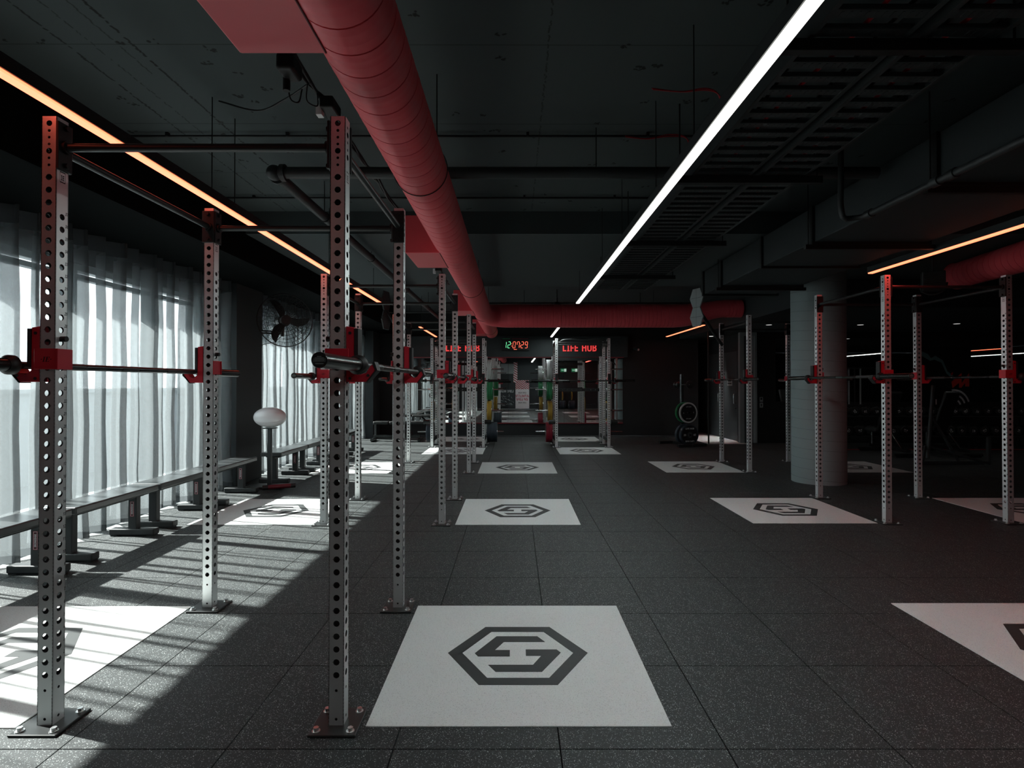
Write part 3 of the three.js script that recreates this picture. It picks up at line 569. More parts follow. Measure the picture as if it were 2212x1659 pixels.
// ---------------------------------------------------------------- benches along the windows
const tagTex = canvasTex(64, 256, (c, w, h) => { c.fillStyle = '#c02038'; c.fillRect(0, 0, w, h); c.fillStyle = '#e8e8e8'; c.fillRect(5, 5, w - 10, h - 10); c.fillStyle = '#4a0a14'; c.fillRect(9, 9, w - 18, h - 18); c.save(); c.translate(w / 2 + 12, h / 2); c.rotate(-PI / 2); c.fillStyle = '#f2f2f2'; c.font = 'bold 36px sans-serif'; c.textAlign = 'center'; c.fillText('IRONEDGE', 0, 0); c.restore(); });
const tagMat = new THREE.MeshStandardMaterial({ map: tagTex, roughness: 0.5 });
function flatBench(x, z, L, label) {
  const o = thing('flat_bench', label, 'bench', [x, 0, z], 0, 'flat benches in a line along the windows');
  mesh('seat', rb(0.28, 0.055, L - 0.012, 0, 0.405, 0, 0.012, 3), M.benchTop, o);
  mesh('frame', rb(0.07, 0.04, L - 0.1, 0, 0.358, 0, 0.004, 1), M.bench, o);
  for (const s of [-1, 1]) {
    const lz = s * (L / 2 - 0.13);
    const lg = mesh('leg', [rb(0.075, 0.31, 0.06, 0, 0.205, lz, 0.006, 2), rb(0.2, 0.02, 0.1, 0, 0.37, lz, 0.004, 1)], M.bench, o);
    mesh('foot', [rb(0.4, 0.055, 0.085, 0, 0.036, lz, 0.01, 2), bx(0.06, 0.01, 0.07, -0.16, 0.005, lz), bx(0.06, 0.01, 0.07, 0.16, 0.005, lz)], M.bench, o);
    if (s < 0) mesh('maker_label', bx(0.032, 0.13, 0.002, 0.0, 0.24, lz + 0.031), tagMat, lg);
  }
}
[[-2.66, 'partly out of frame at the left edge'], [-3.67, 'behind the nearest left post'], [-4.68, 'third along the near curtain'], [-5.69, 'fourth along the near curtain'], [-6.66, 'beside the black pier']].forEach(([z, t]) => flatBench(-3.4, z, 0.99, `grey flat bench ${t}`));
[[-8.05, 'right behind the oval ball stand'], [-9.06, 'second along the far curtain'], [-10.07, 'third along the far curtain'], [-11.08, 'last along the far curtain']].forEach(([z, t]) => flatBench(-3.27, z, 0.99, `grey flat bench ${t}`));
// adjustable benches
function adjustableBench(x, z, turn, tilt, label) {
  const o = thing('adjustable_bench', label, 'bench', [x, 0, z], turn, 'black adjustable benches');
  mesh('base_beam', rb(1.1, 0.06, 0.07, 0, 0.12, 0, 0.006, 1), M.blackSteel, o);
  for (const s of [-1, 1]) { mesh('foot', [rb(0.06, 0.05, 0.5, s * 0.55, 0.05, 0, 0.01, 1), cyl([s * 0.55, 0.022, -0.22], [s * 0.55, 0.022, 0.22], 0.022, 10)], M.blackSteel, o); }
  mesh('post', cyl([-0.5, 0.1, 0], [-0.5, 0.405, 0], 0.03, 10), M.blackSteel, o); mesh('brace', cyl([0.4, 0.12, 0], [0.1, 0.405, 0], 0.025, 10), M.blackSteel, o);
  mesh('seat_pad', rb(0.36, 0.07, 0.28, -0.36, 0.44, 0, 0.025, 3), M.pad, o);
  const bp = mesh('back_pad', rb(0.84, 0.07, 0.28, 0.42, 0, 0, 0.025, 3), M.pad, o); bp.position.set(-0.16, 0.44, 0); bp.rotation.z = tilt;
}
adjustableBench(-2.78, -13.35, 0, 0, 'black adjustable bench in the far left corner');
adjustableBench(7.25, -10.9, -PI / 2, 1.15, 'black raised bench before the dumbbell rack, left one');
adjustableBench(8.35, -10.9, -PI / 2, 1.15, 'black raised bench before the dumbbell rack, right one');
// ---------------------------------------------------------------- oval ball on stand
{
  const s = thing('ball_stand', 'dark post stand with red foot in front of the pier', 'stand', [-3.2, 0, -7.37]);
  mesh('post', rb(0.05, 0.74, 0.05, 0, 0.4, 0, 0.006, 1), M.bench, s); mesh('base', [rb(0.42, 0.03, 0.3, 0, 0.016, 0, 0.008, 1)], M.bench, s);
  mesh('foot_bar', cyl([0.06, 0.045, 0.24], [0.34, 0.045, 0.1], 0.028, 14), mat(0.16, 0.012, 0.025, 0.4), s); mesh('foot_end', cyl([0.02, 0.045, 0.26], [0.08, 0.045, 0.23], 0.03, 14), M.pad, s); mesh('foot_end', cyl([0.32, 0.045, 0.11], [0.37, 0.045, 0.085], 0.03, 14), M.pad, s); mesh('top_plate', rb(0.16, 0.012, 0.12, 0, 0.776, 0, 0.004, 1), M.bench, s);
  const ball = thing('oval_ball', 'white oval ball resting on the dark post stand', 'ball', [-3.2, 0.918, -7.37]);
  const g = new THREE.SphereGeometry(0.5, 48, 32), p = g.attributes.position;
  for (let i = 0; i < p.count; i++) { const x = p.getX(i), y = p.getY(i), z = p.getZ(i), r = Math.hypot(y, z) * 2; const k = Math.pow(Math.max(0, 1 - x * x * 4), 0.46) / Math.max(1e-4, r); p.setXYZ(i, x * 0.415, y * k * 0.262, z * k * 0.262); }
  g.computeVertexNormals(); mesh('shell', g, mat(0.82, 0.82, 0.83, 0.28, 0, { clearcoat: 0.5 }), ball);
  mesh('seam', [-0.5, 0.5, 2.1].map((a) => tube(Array.from({ length: 15 }, (_, i) => { const t = -0.92 + 1.84 * i / 14, r = 0.1312 * Math.pow(1 - t * t, 0.46); return [t * 0.2075, r * Math.cos(a), r * Math.sin(a)]; }), 0.0015, 40, 5)), mat(0.6, 0.55, 0.56, 0.5), ball);
}
// ---------------------------------------------------------------- wall fan
{
  const o = thing('wall_fan', 'black caged wall fan mounted on the pier', 'fan', [-3.26, 2.26, -8.0], 0.62), R = 0.375, zf = 0.1;
  const rings = []; for (let i = 1; i <= 7; i++) rings.push([R * i / 7, 0.09 * Math.sqrt(1 - (i / 7) ** 2 * 0.98)]);
  for (const s of [-1, 1]) mesh('cage', [...rings.slice(2, 6).map(([r, z]) => new THREE.TorusGeometry(r, 0.0022, 4, 48).translate(0, 0, s * z)), ...Array.from({ length: 36 }, (_, i) => { const a = i * PI / 18; return tube(rings.map(([r, z]) => [r * Math.cos(a + r * 0.8 * s), r * Math.sin(a + r * 0.8 * s), s * z]), 0.002, 8, 4); })], M.cable, o);
  mesh('rim', new THREE.TorusGeometry(R, 0.007, 8, 64), M.black, o);
  mesh('hub', cyl([0, 0, -0.05], [0, 0, 0.06], 0.07, 24), M.pad, o);
  for (let k = 0; k < 3; k++) {
    const s = new THREE.Shape(); s.moveTo(0.03, 0.05); s.quadraticCurveTo(0.14, 0.1, 0.12, 0.24); s.quadraticCurveTo(0.1, 0.32, 0.02, 0.345); s.quadraticCurveTo(0.03, 0.22, -0.04, 0.05);
    const b = mesh('blade', new THREE.ExtrudeGeometry(s, { depth: 0.004, bevelEnabled: false, curveSegments: 10 }).rotateY(0.35), M.pad, o); b.rotation.z = k * 2 * PI / 3 + 0.75;
  }
  mesh('motor', [cyl([0, 0, -0.06], [0, 0, -0.22], 0.085, 24), new THREE.SphereGeometry(0.085, 20, 12).translate(0, 0, -0.22)], M.pad, o);
  mesh('arm', [cyl([0, -0.05, -0.16], [0, -0.22, -0.16], 0.022, 10), cyl([0, -0.18, -0.16], [-0.28, -0.18, -0.2], 0.012, 8), cyl([0, -0.15, -0.16], [-0.28, -0.15, -0.2], 0.012, 8)], M.blackMetal, o);
  mesh('power_cord', tube([[-0.02, -0.22, -0.16], [-0.1, -0.3, -0.17], [-0.24, -0.34, -0.2], [-0.31, -0.38, -0.21]], 0.005, 24, 6), M.cable, o);
}
// ---------------------------------------------------------------- hexagon targets on arms
function target(c, turn, armTo, label, m) {
  const o = thing('hexagon_target', label, 'target', c, turn);
  const hex = (y) => [[-0.09, y - 0.155], [0.09, y - 0.155], [0.165, y], [0.09, y + 0.155], [-0.09, y + 0.155], [-0.165, y]];
  for (const y of [-0.157, 0.157]) { const p = mesh('target_plate', prism(hex(y), 0.018, 0.002).translate(0, 0, -0.009), m, o); mesh('cross_line', [bx(0.3, 0.004, 0.003, 0, y, 0.0098), bx(0.004, 0.29, 0.003, 0, y, 0.0098)], M.black, p); }
  const v = V(armTo).sub(V(c)).applyAxisAngle(new THREE.Vector3(0, 1, 0), -turn).toArray();
  mesh('arm', [cyl([0, 0, -0.012], v, 0.03, 4)], M.blackMetal, o);
  mesh('back_rail', rb(0.05, 0.3, 0.02, 0, 0, -0.021, 0.003, 1), M.blackMetal, o);
}
target([3.02, 2.62, -9.3], -1.2, [3.6, 2.03, -9.745], 'grey double hexagon target on a black arm at the right rig', mat(0.3, 0.33, 0.33, 0.6));
target([-2.1, 2.56, -9.2], 1.35, [-1.85, 2.1, -9.62], 'dark double hexagon target seen edge on at the left', mat(0.05, 0.055, 0.055, 0.6));
// ---------------------------------------------------------------- signs and clock
const signRed = new THREE.MeshStandardMaterial({ color: rgb(0.6, 0.05, 0.05), emissive: rgb(0.7, 0.05, 0.05), emissiveIntensity: 0.75, roughness: 0.5 });
function lifeHub(x, label) {
  const o = thing('wall_sign', label, 'sign', [x, 2.205, BACK + 0.222]);
  let cx = 0; const letters = [];
  for (const ch of 'LIFE HUB') {
    if (ch === ' ') { cx += 0.1; continue; }
    const g = new TextGeometry(ch, { font, size: 0.185, depth: 0.02, curveSegments: 4, bevelEnabled: false }); g.computeBoundingBox(); g.translate(cx - g.boundingBox.min.x, 0, 0); cx += g.boundingBox.max.x - g.boundingBox.min.x + 0.028; letters.push(g);
  }
  const s = 0.9 / cx; letters.forEach((g) => mesh('letter', g.scale(s, 1, 1), signRed, o));
}
lifeHub(1.26, 'red LIFE HUB lettering above the right rack');
lifeHub(-1.78, 'red LIFE HUB lettering above the left rack');
{
  const o = thing('digital_clock', 'black digital wall clock with green and red digits', 'clock', [0.03, 2.37, BACK + 0.24]);
  mesh('case', rb(0.72, 0.3, 0.06, 0, 0, 0, 0.01, 1), M.black, o);
  const red = new THREE.MeshStandardMaterial({ color: rgb(0.3, 0.02, 0.02), emissive: rgb(1, 0.16, 0.09), emissiveIntensity: 1.3 }), grn = new THREE.MeshStandardMaterial({ color: rgb(0.05, 0.3, 0.1), emissive: rgb(0.2, 1, 0.45), emissiveIntensity: 1.0 });
  const SEG = { a: [0, 0.08, 1], b: [0.04, 0.04, 0], c: [0.04, -0.04, 0], d: [0, -0.08, 1], e: [-0.04, -0.04, 0], f: [-0.04, 0.04, 0], g: [0, 0, 1] };
  const D = { 0: 'abcdef', 1: 'bc', 2: 'abged', 7: 'abcf', 9: 'abcdfg' };
  const put = (n, x, m) => mesh('digit', [...D[n]].map((k) => { const [a, b, h] = SEG[k]; return h ? bx(0.05, 0.012, 0.006, x + a * 0.75 + b * 0.12, b, 0.033) : bx(0.012, 0.068, 0.006, x + a * 0.75 + b * 0.12, b, 0.033); }), m, o);
  [['1', -0.27], ['2', -0.165]].forEach(([n, x]) => put(n, x, grn));
  [['0', -0.035], ['7', 0.07], ['2', 0.175], ['9', 0.28]].forEach(([n, x]) => put(n, x, red));
  for (const x of [-0.098, 0.12]) for (const y of [-0.03, 0.03]) mesh('colon_dot', bx(0.014, 0.016, 0.006, x, y, 0.033), red, o);
  mesh('indicator_bar', bx(0.08, 0.012, 0.006, -0.005, -0.118, 0.033), red, o);
  mesh('top_indicator', bx(0.2, 0.016, 0.03, -0.24, 0.16, 0.02), mat(0.02, 0.25, 0.09, 0.4), o);
  mesh('top_indicator', bx(0.42, 0.01, 0.03, 0.12, 0.16, 0.02), mat(0.25, 0.012, 0.03, 0.4), o);
}
{
  const o = thing('wall_camera', 'small camera with white front high on the dark back wall', 'camera', [3.18, 2.3, BACK + 0.002]);
  mesh('bracket', [bx(0.08, 0.08, 0.012, 0, 0, 0.006), cyl([0, 0, 0.01], [0, -0.02, 0.09], 0.012, 8)], M.conduit, o);
  mesh('body', cyl([-0.03, -0.02, 0.07], [0.05, -0.05, 0.2], 0.032, 16), M.conduit, o); mesh('front_ring', cyl([0.05, -0.05, 0.2], [0.053, -0.051, 0.206], 0.03, 16), M.white, o);
}
// ---------------------------------------------------------------- plate tree by the corridor
{
  const o = thing('plate_tree', 'black plate tree stand near the corridor opening', 'plate rack', [3.72, 0, -12.5], 0.3);
  mesh('mast', rb(0.06, 1.55, 0.06, 0, 0.8, 0, 0.004, 1), M.blackSteel, o);
  mesh('base', [rb(0.06, 0.06, 0.9, 0, 0.035, 0, 0.006, 1), rb(0.7, 0.06, 0.07, 0, 0.035, -0.36, 0.006, 1), rb(0.7, 0.06, 0.07, 0, 0.035, 0.38, 0.006, 1)], M.black, o);
  for (const y of [0.25, 0.73, 1.34]) mesh('peg', cyl([0, y, -0.26], [0, y, 0.34], 0.02, 12), M.blackSteel, o);
  const faceTex = (n, big) => canvasTex(256, 256, (c, w) => { c.fillStyle = '#050606'; c.fillRect(0, 0, w, w); c.fillStyle = '#c8cccb'; c.textAlign = 'center'; c.font = `bold ${big ? 34 : 20}px sans-serif`; c.fillText('LIFE HUB', 128, 48); c.save(); c.translate(128, 208); c.rotate(PI); c.fillText('LIFE HUB', 0, 0); c.restore(); c.font = `bold ${big ? 40 : 26}px sans-serif`; c.fillText(n, 44, 142); c.save(); c.translate(212, 116); c.rotate(PI); c.fillText(n, 0, 0); c.restore(); if (big) { c.fillStyle = '#3a4242'; c.beginPath(); c.arc(128, 128, 44, 0, 7); c.fill(); } c.fillStyle = '#e8e8e8'; c.fillRect(112, 124, 16, 8); c.fillRect(132, 126, 14, 4); });
  const face = (p, n, big, off) => mesh('face_print', new THREE.CircleGeometry(0.19, 40).rotateY(PI / 2).translate(off, 0, 0), new THREE.MeshStandardMaterial({ map: faceTex(n, big), roughness: 0.6 }), p);
  const at = (lz, y) => { const v = new THREE.Vector3(0, 0, lz).applyAxisAngle(new THREE.Vector3(0, 1, 0), 0.3); return [3.72 + v.x, y, -12.5 + v.z]; };
  const T = 0.3 - PI / 2;
  for (const [kd, lz, y, n, t] of [['green', 0.09, 0.73, null, 'green rimmed plate on the middle peg of the plate tree'], ['white', 0.24, 0.73, '5', 'pale grey rimmed plate on the middle peg of the plate tree'], ['navy', 0.1, 0.25, null, 'navy plate at the back of the low peg of the plate tree'], ['navy', 0.26, 0.25, '20', 'black faced LIFE HUB 20 plate on the low peg of the plate tree']]) {
    const p = plate(kd, ...at(lz, y), t, undefined, T); delete p.userData.group; if (n) face(p, n, n === '20', plateThick[kd] / 2 + 0.001);
  }
  const tp = thing('small_plate', 'small black plates on the top peg of the plate tree', 'weight plate', at(0.3, 1.34), T);
  mesh('disc', new THREE.LatheGeometry([[0.02, -0.02], [0.085, -0.02], [0.088, 0], [0.085, 0.02], [0.02, 0.02]].map((p) => new THREE.Vector2(...p)), 32).rotateZ(PI / 2), M.liner, tp);
  mesh('face_print', new THREE.PlaneGeometry(0.06, 0.012).rotateY(PI / 2).translate(0.0205, 0, 0), M.white, tp);
  for (const lz of [-0.1, -0.2]) { const q = thing('small_plate', `small black plate behind the mast of the plate tree${lz < -0.15 ? ', rearmost' : ''}`, 'weight plate', at(lz, 1.34), T); mesh('disc', new THREE.LatheGeometry([[0.02, -0.03], [0.06, -0.03], [0.07, 0.03], [0.02, 0.03]].map((p) => new THREE.Vector2(...p)), 28).rotateZ(PI / 2), M.pad, q); }
}
// ---------------------------------------------------------------- corridor doors
{
  const d = struct('door_1', [box2(5.2, 5.28, 0.01, 2.2, -15.2, -15.12), box2(5.2, 5.28, 0.01, 2.2, -13.12, -13.04), box2(5.2, 5.28, 2.14, 2.2, -15.2, -13.04)], M.wallTeal, 'dark double doors in the corridor');
  const doorM = mat(0.05, 0.06, 0.062, 0.45);
  for (const [a, b] of [[-15.11, -14.13], [-14.11, -13.13]]) {
    const l = mesh('door_leaf', box2(5.222, 5.262, 0.02, 2.13, a, b), doorM, d);
    for (const y of [0.3, 1.2, 1.85]) mesh('hinge', box2(5.21, 5.222, y - 0.05, y + 0.05, a, a + 0.03), M.blackMetal, l);
    mesh('pull_handle', tube([[5.222, 1.12, b - 0.1], [5.16, 1.12, b - 0.1], [5.155, 1.1, b - 0.1], [5.155, 0.92, b - 0.1], [5.16, 0.9, b - 0.1], [5.222, 0.9, b - 0.1]], 0.009, 30, 8), M.chrome, l);
    mesh('lock', cyl([5.222, 0.78, b - 0.1], [5.205, 0.78, b - 0.1], 0.02, 14), M.chrome, l);
    mesh('edge_strip', box2(5.212, 5.222, 0.02, 2.13, b - 0.03, b - 0.005), M.chrome, l);
  }
  const sg = thing('door_notice', 'grey printed notice on the corridor door', 'sign', [5.214, 1.4, -13.62]);
  mesh('notice_board', bx(0.006, 0.17, 0.3), mat(0.4, 0.42, 0.42, 0.6), sg);
  mesh('print', [bx(0.001, 0.03, 0.2, -0.0036, 0.03, 0), bx(0.001, 0.035, 0.25, -0.0036, -0.03, 0)], M.black, sg);
  const f = struct('door_2', [box2(5.16, 5.26, 0.01, 2.54, -12.96, -12.86), box2(5.46, 5.55, 0.01, 2.54, -12.96, -12.86), box2(5.26, 5.46, 2.46, 2.54, -12.96, -12.86)], mat(0.2, 0.225, 0.23, 0.5), 'grey door frame at the corridor corner');
  mesh('door_leaf', box2(5.26, 5.46, 0.01, 2.46, -12.945, -12.92), doorM, f);
  mesh('edge_strip', box2(5.49, 5.5, 0.01, 2.46, -12.859, -12.85), M.frame, f);
  const g = thing('glass_screen', 'narrow framed glass screen beside the corridor opening', 'screen', [4.4, 0, -12.75]);
  mesh('screen_post', [rb(0.03, 2.54, 0.03, 0.0, 1.27, 0, 0.003, 1)], M.blackMetal, g);
  const n = thing('notice_plate', 'upper small notice plate on the wall behind the rig', 'sign', [5.68, 1.0, -12.94]); mesh('board', bx(0.075, 0.11, 0.006), mat(0.3, 0.32, 0.32, 0.6), n); mesh('symbol', bx(0.04, 0.05, 0.002, 0, 0.015, 0.0036), M.black, n);
  const n2 = thing('notice_plate', 'lower small notice plate on the wall behind the rig', 'sign', [5.68, 0.87, -12.94]); mesh('board', bx(0.075, 0.11, 0.006), mat(0.34, 0.36, 0.36, 0.6), n2); mesh('symbol', bx(0.03, 0.06, 0.002, 0, 0, 0.0036), M.conduit, n2);
  const rl = thing('corridor_pipe', 'short red pipe high in the corridor', 'pipe', [0, 2.38, -16.6]); mesh('pipe_run', cyl([4.86, 0, 0], [5.27, 0, 0], 0.055, 16), M.redMetal, rl);
}
// downlights in the dropped ceiling
for (const [x, z, t] of [[4.9, -14.0, 'in the corridor opening'], [5.12, -11.3, 'left of the round column'], [6.96, -11.3, 'right of the round column'], [8.74, -11.1, 'at the right above the dumbbells']]) {
  const o = thing('downlight', `small white round downlight ${t}`, 'downlight', [x, 2.547, z], 0, 'downlights in the dropped ceiling');
  mesh('trim_ring', new THREE.CylinderGeometry(0.075, 0.075, 0.006, 24), M.wallTeal, o); mesh('lens', new THREE.CylinderGeometry(0.055, 0.055, 0.004, 24).translate(0, -0.004, 0), new THREE.MeshStandardMaterial({ color: rgb(0.8, 0.8, 0.8), emissive: rgb(1, 0.98, 0.95), emissiveIntensity: x < 5 ? 1.0 : 0.45 }), o);
  const l = new THREE.SpotLight(rgb(1, 0.98, 0.95), x < 5 ? 12 : 0.5, 0, x < 5 ? 0.42 : 1.1, 0.7); l.position.set(0, -0.01, 0); l.target.position.set(0, -2, 0); o.add(l, l.target); l.name = 'downlight_lamp';
}
{ // ceiling speakers far away
  for (const [x, z, t] of [[2.6, -11.6, 'right'], [0.85, -11.2, 'left']]) { const o = thing('ceiling_sensor', `small pale fitting above the cross duct, ${t} one`, 'fitting', [x, 2.96, z]); mesh('body', new THREE.CylinderGeometry(0.06, 0.075, 0.05, 18), M.conduit, o); mesh('rim', new THREE.TorusGeometry(0.075, 0.008, 6, 24).rotateX(PI / 2).translate(0, -0.03, 0), M.frame, o); mesh('stem', cyl([0, 0, 0], [0, CEIL - 2.96, 0], 0.008, 6), M.cable, o); }
}
// ---------------------------------------------------------------- dumbbell rack
{
  const o = thing('dumbbell_rack', 'long black two tier dumbbell rack along the right wall', 'dumbbell rack', [8.7, 0, -11.85]), L = 4.6;
  for (const [y, z] of [[0.28, 0.12], [0.68, -0.06]]) mesh('shelf', [rb(L, 0.03, 0.05, 0, y, z + 0.12, 0.004, 1), rb(L, 0.03, 0.05, 0, y, z - 0.12, 0.004, 1)], M.blackMetal, o);
  for (let i = 0; i < 4; i++) mesh('side_frame', [bx(0.06, 0.8, 0.06, -L / 2 + i * L / 3, 0.42, -0.37), bx(0.06, 0.05, 0.7, -L / 2 + i * L / 3, 0.03, -0.05)], M.blackMetal, o);
  mesh('kick_rail', bx(L, 0.012, 0.012, 0, 0.012, 0.3), M.redMetal, o);
  const head = new THREE.LatheGeometry([[0, 0.055], [0.07, 0.055], [0.085, 0.045], [0.085, -0.045], [0.07, -0.055], [0, -0.055]].map((p) => new THREE.Vector2(...p)), 24).rotateX(PI / 2), hand = cyl([0, 0, -0.09], [0, 0, 0.09], 0.016, 10);
  const nums = ['10', '12.5', '12.5', '15', '15', '16', '16', '18', '18', '20', '20', '22.5', '22.5', '25', '25', '27.5', '27.5', '30', '30'], low = ['30', '32.5', '32.5', '35', '35', '37.5', '37.5', '40', '40', '42.5', '42.5', '45', '45', '47.5', '47.5', '50', '50', '50', '50'], cache = {};
  const face = (n) => cache[n] ??= new THREE.MeshStandardMaterial({ roughness: 0.5, map: canvasTex(64, 64, (c) => { c.fillStyle = '#0b0c0c'; c.fillRect(0, 0, 64, 64); c.fillStyle = '#ffffff'; c.font = 'bold 22px sans-serif'; c.textAlign = 'center'; c.fillText(n, 32, 30); c.fillRect(16, 38, 32, 3); }) });
  for (let t = 0; t < 2; t++) for (let i = 0; i < 19; i++) {
    const s = t ? 1 : 1.15, d = thing('dumbbell', `round black dumbbell marked ${t ? nums[i] : low[i]} in the ${t ? 'upper' : 'lower'} row at the right`, 'dumbbell', [6.62 + i * 0.232, t ? 0.782 : 0.395, t ? -11.91 : -11.73], 0, `dumbbells in the ${t ? 'upper' : 'lower'} row`);
    mesh('handle', hand, M.blackSteel, d);
    for (const q of [-1, 1]) { const h = mesh('head', head, M.pad, d); h.position.z = q * 0.14; h.scale.setScalar(s); }
    const p = mesh('number_face', new THREE.CircleGeometry(0.062, 20).translate(0, 0, 0.14 + 0.056 * s), face(t ? nums[i] : low[i]), d); p.rotation.z = rr(-2, 2);
  }
}
{ // mirrors and mural on the right back wall
  const m = thing('wall_mirror', 'dark wall mirror above the dumbbell rack', 'mirror', [0, 0.95, -12.94]);
  for (const [a, b] of [[6.0, 8.66], [8.664, 9.2], [10.5, 13.5]]) mesh('mirror_panel', box2(a, b, 0, 1.45, 0, 0.012), M.mirror, m);
  const tx = canvasTex(512, 512, (c) => {
    c.fillStyle = '#030404'; c.fillRect(0, 0, 512, 512);
    const poly = (col, p) => { c.fillStyle = col; c.beginPath(); p.forEach(([x, y], i) => i ? c.lineTo(x, y) : c.moveTo(x, y)); c.fill(); };
    poly('#6f9092', [[0, 60], [30, 20], [120, 55], [150, 90], [190, 70], [260, 110], [300, 200], [380, 260], [370, 285], [290, 220], [245, 130], [180, 105], [140, 115], [60, 70], [10, 90]]);
    poly('#93a9aa', [[0, 80], [28, 100], [28, 200], [0, 180]]); poly('#4d7073', [[0, 200], [34, 220], [40, 480], [0, 500]]); poly('#b5c2c2', [[10, 520], [44, 440], [44, 512]]);
    poly('#f0382c', [[330, 220], [352, 205], [352, 225], [334, 240]]); poly('#ff4030', [[336, 290], [430, 215], [430, 300], [500, 215], [500, 330], [462, 330], [462, 300], [428, 340], [405, 340], [405, 300], [345, 345]]);
    c.strokeStyle = '#e6dede'; c.lineWidth = 16; for (const r of [60, 100, 140]) { c.beginPath(); c.arc(360, 500, r, -1.7, -0.3); c.stroke(); }
    poly('#d8dede', [[336, 350], [352, 375], [380, 395], [340, 372]]);
  });
  const w = thing('wall_mural', 'dark mural with teal crack, red zigzag and grey arcs', 'mural', [9.85, 1.5, -12.938]);
  mesh('panel', new THREE.BoxGeometry(1.28, 1.4, 0.01), [M.black, M.black, M.black, M.black, new THREE.MeshStandardMaterial({ map: tx, roughness: 0.7 }), M.black], w);
  // strap rail
  const s = thing('strap_rail', 'rail with hanging training straps before the dark mirror', 'rail', [7.55, 1.72, -12.7]);
  mesh('rail', [cyl([-0.5, 0, 0], [0.9, 0, 0], 0.015, 8), cyl([-0.5, 0, 0], [-0.5, 0, -0.22], 0.012, 8), cyl([0.9, 0, 0], [0.9, 0, -0.22], 0.012, 8)], M.blackMetal, s);
  for (let i = 0; i < 6; i++) { const t = thing('training_strap', `${i % 2 ? 'pale' : 'dark'} training strap hanging on the rail by the dark mirror`, 'strap', [7.15 + i * 0.13, 1.7, -12.68], 0, 'hanging training straps'); mesh('webbing', bx(0.03, 0.8, 0.006, 0, -0.4, 0), i % 2 ? M.frame : M.liner, t); mesh('clip', new THREE.TorusGeometry(0.022, 0.006, 6, 14).translate(0, 0.0, 0), i > 0 && i < 3 ? M.redMetal : M.blackMetal, t); mesh('grip', cyl([-0.05, -0.82, 0], [0.05, -0.82, 0], 0.016, 10), M.pad, t); }
}
{ // dark A-frame stand
  const o = thing('a_frame_stand', 'dark tubular A frame stand right of the rig posts', 'stand', [7.25, 0, -9.6]), D = mat(0.03, 0.042, 0.044, 0.5);
  mesh('mast', cyl([-0.1, 1.33, 0], [-0.28, 0.1, 0.1], 0.03, 10), D, o); mesh('strut', cyl([-0.16, 0.85, 0], [0.28, 0.05, 0.05], 0.022, 10), D, o);
  mesh('base_rail', [rb(1.1, 0.05, 0.05, 0.1, 0.03, 0.1, 0.005, 1), cyl([-0.25, 0.3, 0.05], [0.6, 0.04, 0.3], 0.022, 10), cyl([-0.28, 0.3, 0.05], [-0.55, 0.04, 0.35], 0.022, 10)], D, o);
  mesh('upright_peg', rb(0.05, 0.45, 0.05, 0.6, 0.25, 0.28, 0.005, 1), D, o); mesh('spec_label', bx(0.02, 0.09, 0.004, -0.08, 1.05, 0.034), M.white, o);
}
{ // red lit heater unit under the ceiling
  const o = thing('ceiling_heater', 'boxy louvred unit glowing red under the light strip', 'heater', [5.18, 2.62, -6.95], -0.5);
  mesh('case', rb(0.24, 0.24, 0.16, 0, 0, 0, 0.015, 2), M.conduit, o); for (let i = 0; i < 8; i++) mesh('louvre', bx(0.2, 0.008, 0.02, 0, -0.09 + i * 0.025, 0.086), M.blackMetal, o);
  mesh('bracket', [new THREE.TorusGeometry(0.14, 0.012, 6, 20, PI).rotateZ(PI).translate(0, -0.02, 0), cyl([0, 0.1, 0], [0, 0.36, 0], 0.012, 8)], M.conduit, o);
}
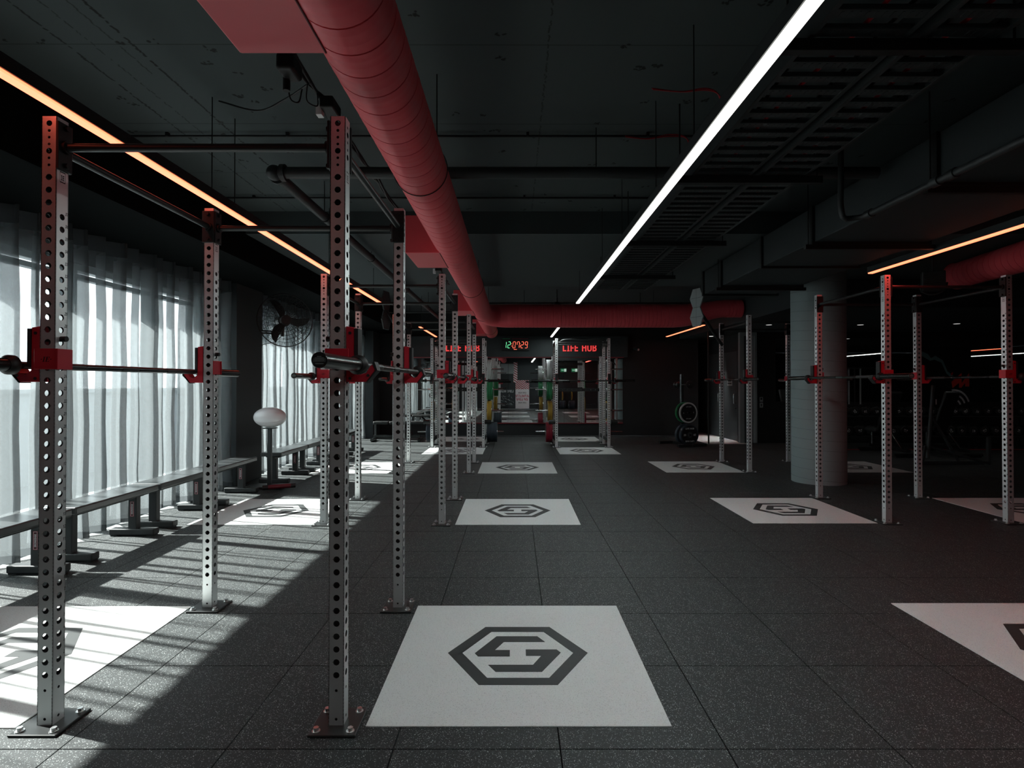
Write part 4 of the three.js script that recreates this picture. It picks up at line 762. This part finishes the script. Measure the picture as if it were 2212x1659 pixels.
// ---------------------------------------------------------------- rear wall posters seen in the mirror
{
  const poster = (w, h, x, y, label, draw) => { const o = thing('wall_poster', label, 'poster', [x, y, 1.185], PI); mesh('sheet', new THREE.BoxGeometry(w, h, 0.012), [M.black, M.black, M.black, M.black, new THREE.MeshStandardMaterial({ map: canvasTex(256, Math.round(256 * h / w), draw), roughness: 0.6 }), M.black], o); };
  const chev = (c, w, y0, y1) => { c.fillStyle = '#e4e0e2'; c.fillRect(0, y0, w, y1 - y0); c.save(); c.beginPath(); c.rect(0, y0, w, y1 - y0); c.clip(); c.strokeStyle = '#a3202f'; c.lineWidth = 15; for (let y = y0; y < y1 + 140; y += 34) { c.beginPath(); c.moveTo(-10, y + 10); c.lineTo(w / 2, y - 90); c.lineTo(w + 10, y + 10); c.stroke(); } c.restore(); };
  poster(0.75, 1.55, 0.44, 0.8, 'white and red striped LIFE HUB poster reflected in the mirror', (c, w, h) => { c.fillStyle = '#e9e6e8'; c.fillRect(0, 0, w, h); chev(c, w, 0, h * 0.32); c.fillStyle = '#333'; c.font = 'bold 34px sans-serif'; c.textAlign = 'center'; c.fillText('LIFE HUB', w / 2, h * 0.47); c.fillText('LIFE HUB', w / 2, h * 0.82); c.fillStyle = '#b3203a'; c.font = 'italic bold 62px sans-serif'; c.fillText('ATHLETE', w / 2, h * 0.6); c.fillText('OF LIFE', w / 2, h * 0.72); });
  poster(0.22, 1.1, 0.06, 2.0, 'narrow striped poster reflected in the mirror', (c, w, h) => { c.fillStyle = '#e4e0e2'; c.fillRect(0, 0, w, h); c.strokeStyle = '#a3202f'; c.lineWidth = 60; for (let y = -200; y < h + 300; y += 150) { c.beginPath(); c.moveTo(-20, y + 120); c.lineTo(w + 20, y - 60); c.stroke(); } });
  poster(0.9, 1.0, -0.45, 0.6, 'dark LIFE HUB poster with pale scribbles reflected in the mirror', (c, w, h) => { c.fillStyle = '#2b3436'; c.fillRect(0, 0, w, h); c.fillStyle = '#dfe3e3'; c.font = 'bold 50px sans-serif'; c.fillText('LIFE HUB', 10, 56); c.strokeStyle = '#cfd5d5'; c.lineWidth = 3; for (let i = 0; i < 40; i++) { c.beginPath(); const x = rnd() * w, y = h * 0.4 + rnd() * h * 0.55; c.moveTo(x, y); c.lineTo(x + rr(10, 50), y - rr(5, 30)); c.stroke(); } });
  poster(0.9, 0.55, -0.45, 2.2, 'pale grey panel high on the rear wall', (c, w, h) => { c.fillStyle = '#8d9698'; c.fillRect(0, 0, w, h); });
  for (const [x, t] of [[2.7, 'left'], [3.3, 'right']]) {
    const o = thing('exit_sign', `green exit sign on the rear wall, ${t} one`, 'exit sign', [x, 2.12, 1.17], PI);
    mesh('case', bx(0.34, 0.2, 0.04), M.frame, o);
    mesh('legend', new THREE.PlaneGeometry(0.32, 0.18).translate(0, 0, 0.0205), new THREE.MeshStandardMaterial({ color: rgb(0.1, 0.3, 0.2), emissive: rgb(1, 1, 1), emissiveIntensity: 0.5, emissiveMap: canvasTex(128, 72, (c) => { c.fillStyle = '#0a7a4a'; c.fillRect(0, 0, 128, 72); c.fillStyle = '#eafff4'; c.fillRect(6, 6, 46, 60); c.font = 'bold 28px sans-serif'; c.fillText('EXIT', 58, 46); }) }), o);
  }
  const st = thing('plate_storage', 'low plate storage stand against the rear wall', 'plate rack', [2.6, 0, 1.08]);
  mesh('frame', [rb(1.6, 0.06, 0.06, 0, 0.9, 0, 0.005, 1), rb(1.6, 0.06, 0.06, 0, 0.3, 0, 0.005, 1), rb(0.06, 1.0, 0.06, -0.8, 0.5, 0, 0.005, 1), rb(0.06, 1.0, 0.06, 0.8, 0.5, 0, 0.005, 1), rb(0.06, 0.04, 0.4, -0.8, 0.02, 0, 0.005, 1), rb(0.06, 0.04, 0.4, 0.8, 0.02, 0, 0.005, 1)], M.blackMetal, st);
  for (let i = 0; i < 3; i++) { plate('yellow', 2.1 + i * 0.5, 0.72, 0.78, 'yellow plate stored at the rear wall', 'yellow plates at the rear wall'); for (let k = 0; k < 4; k++) plate('navy', 1.98 + i * 0.5 + k * 0.08, 0.23, 0.78, 'dark plate stored at the rear wall', 'dark plates at the rear wall'); }
}
renderer.render(scene, camera);
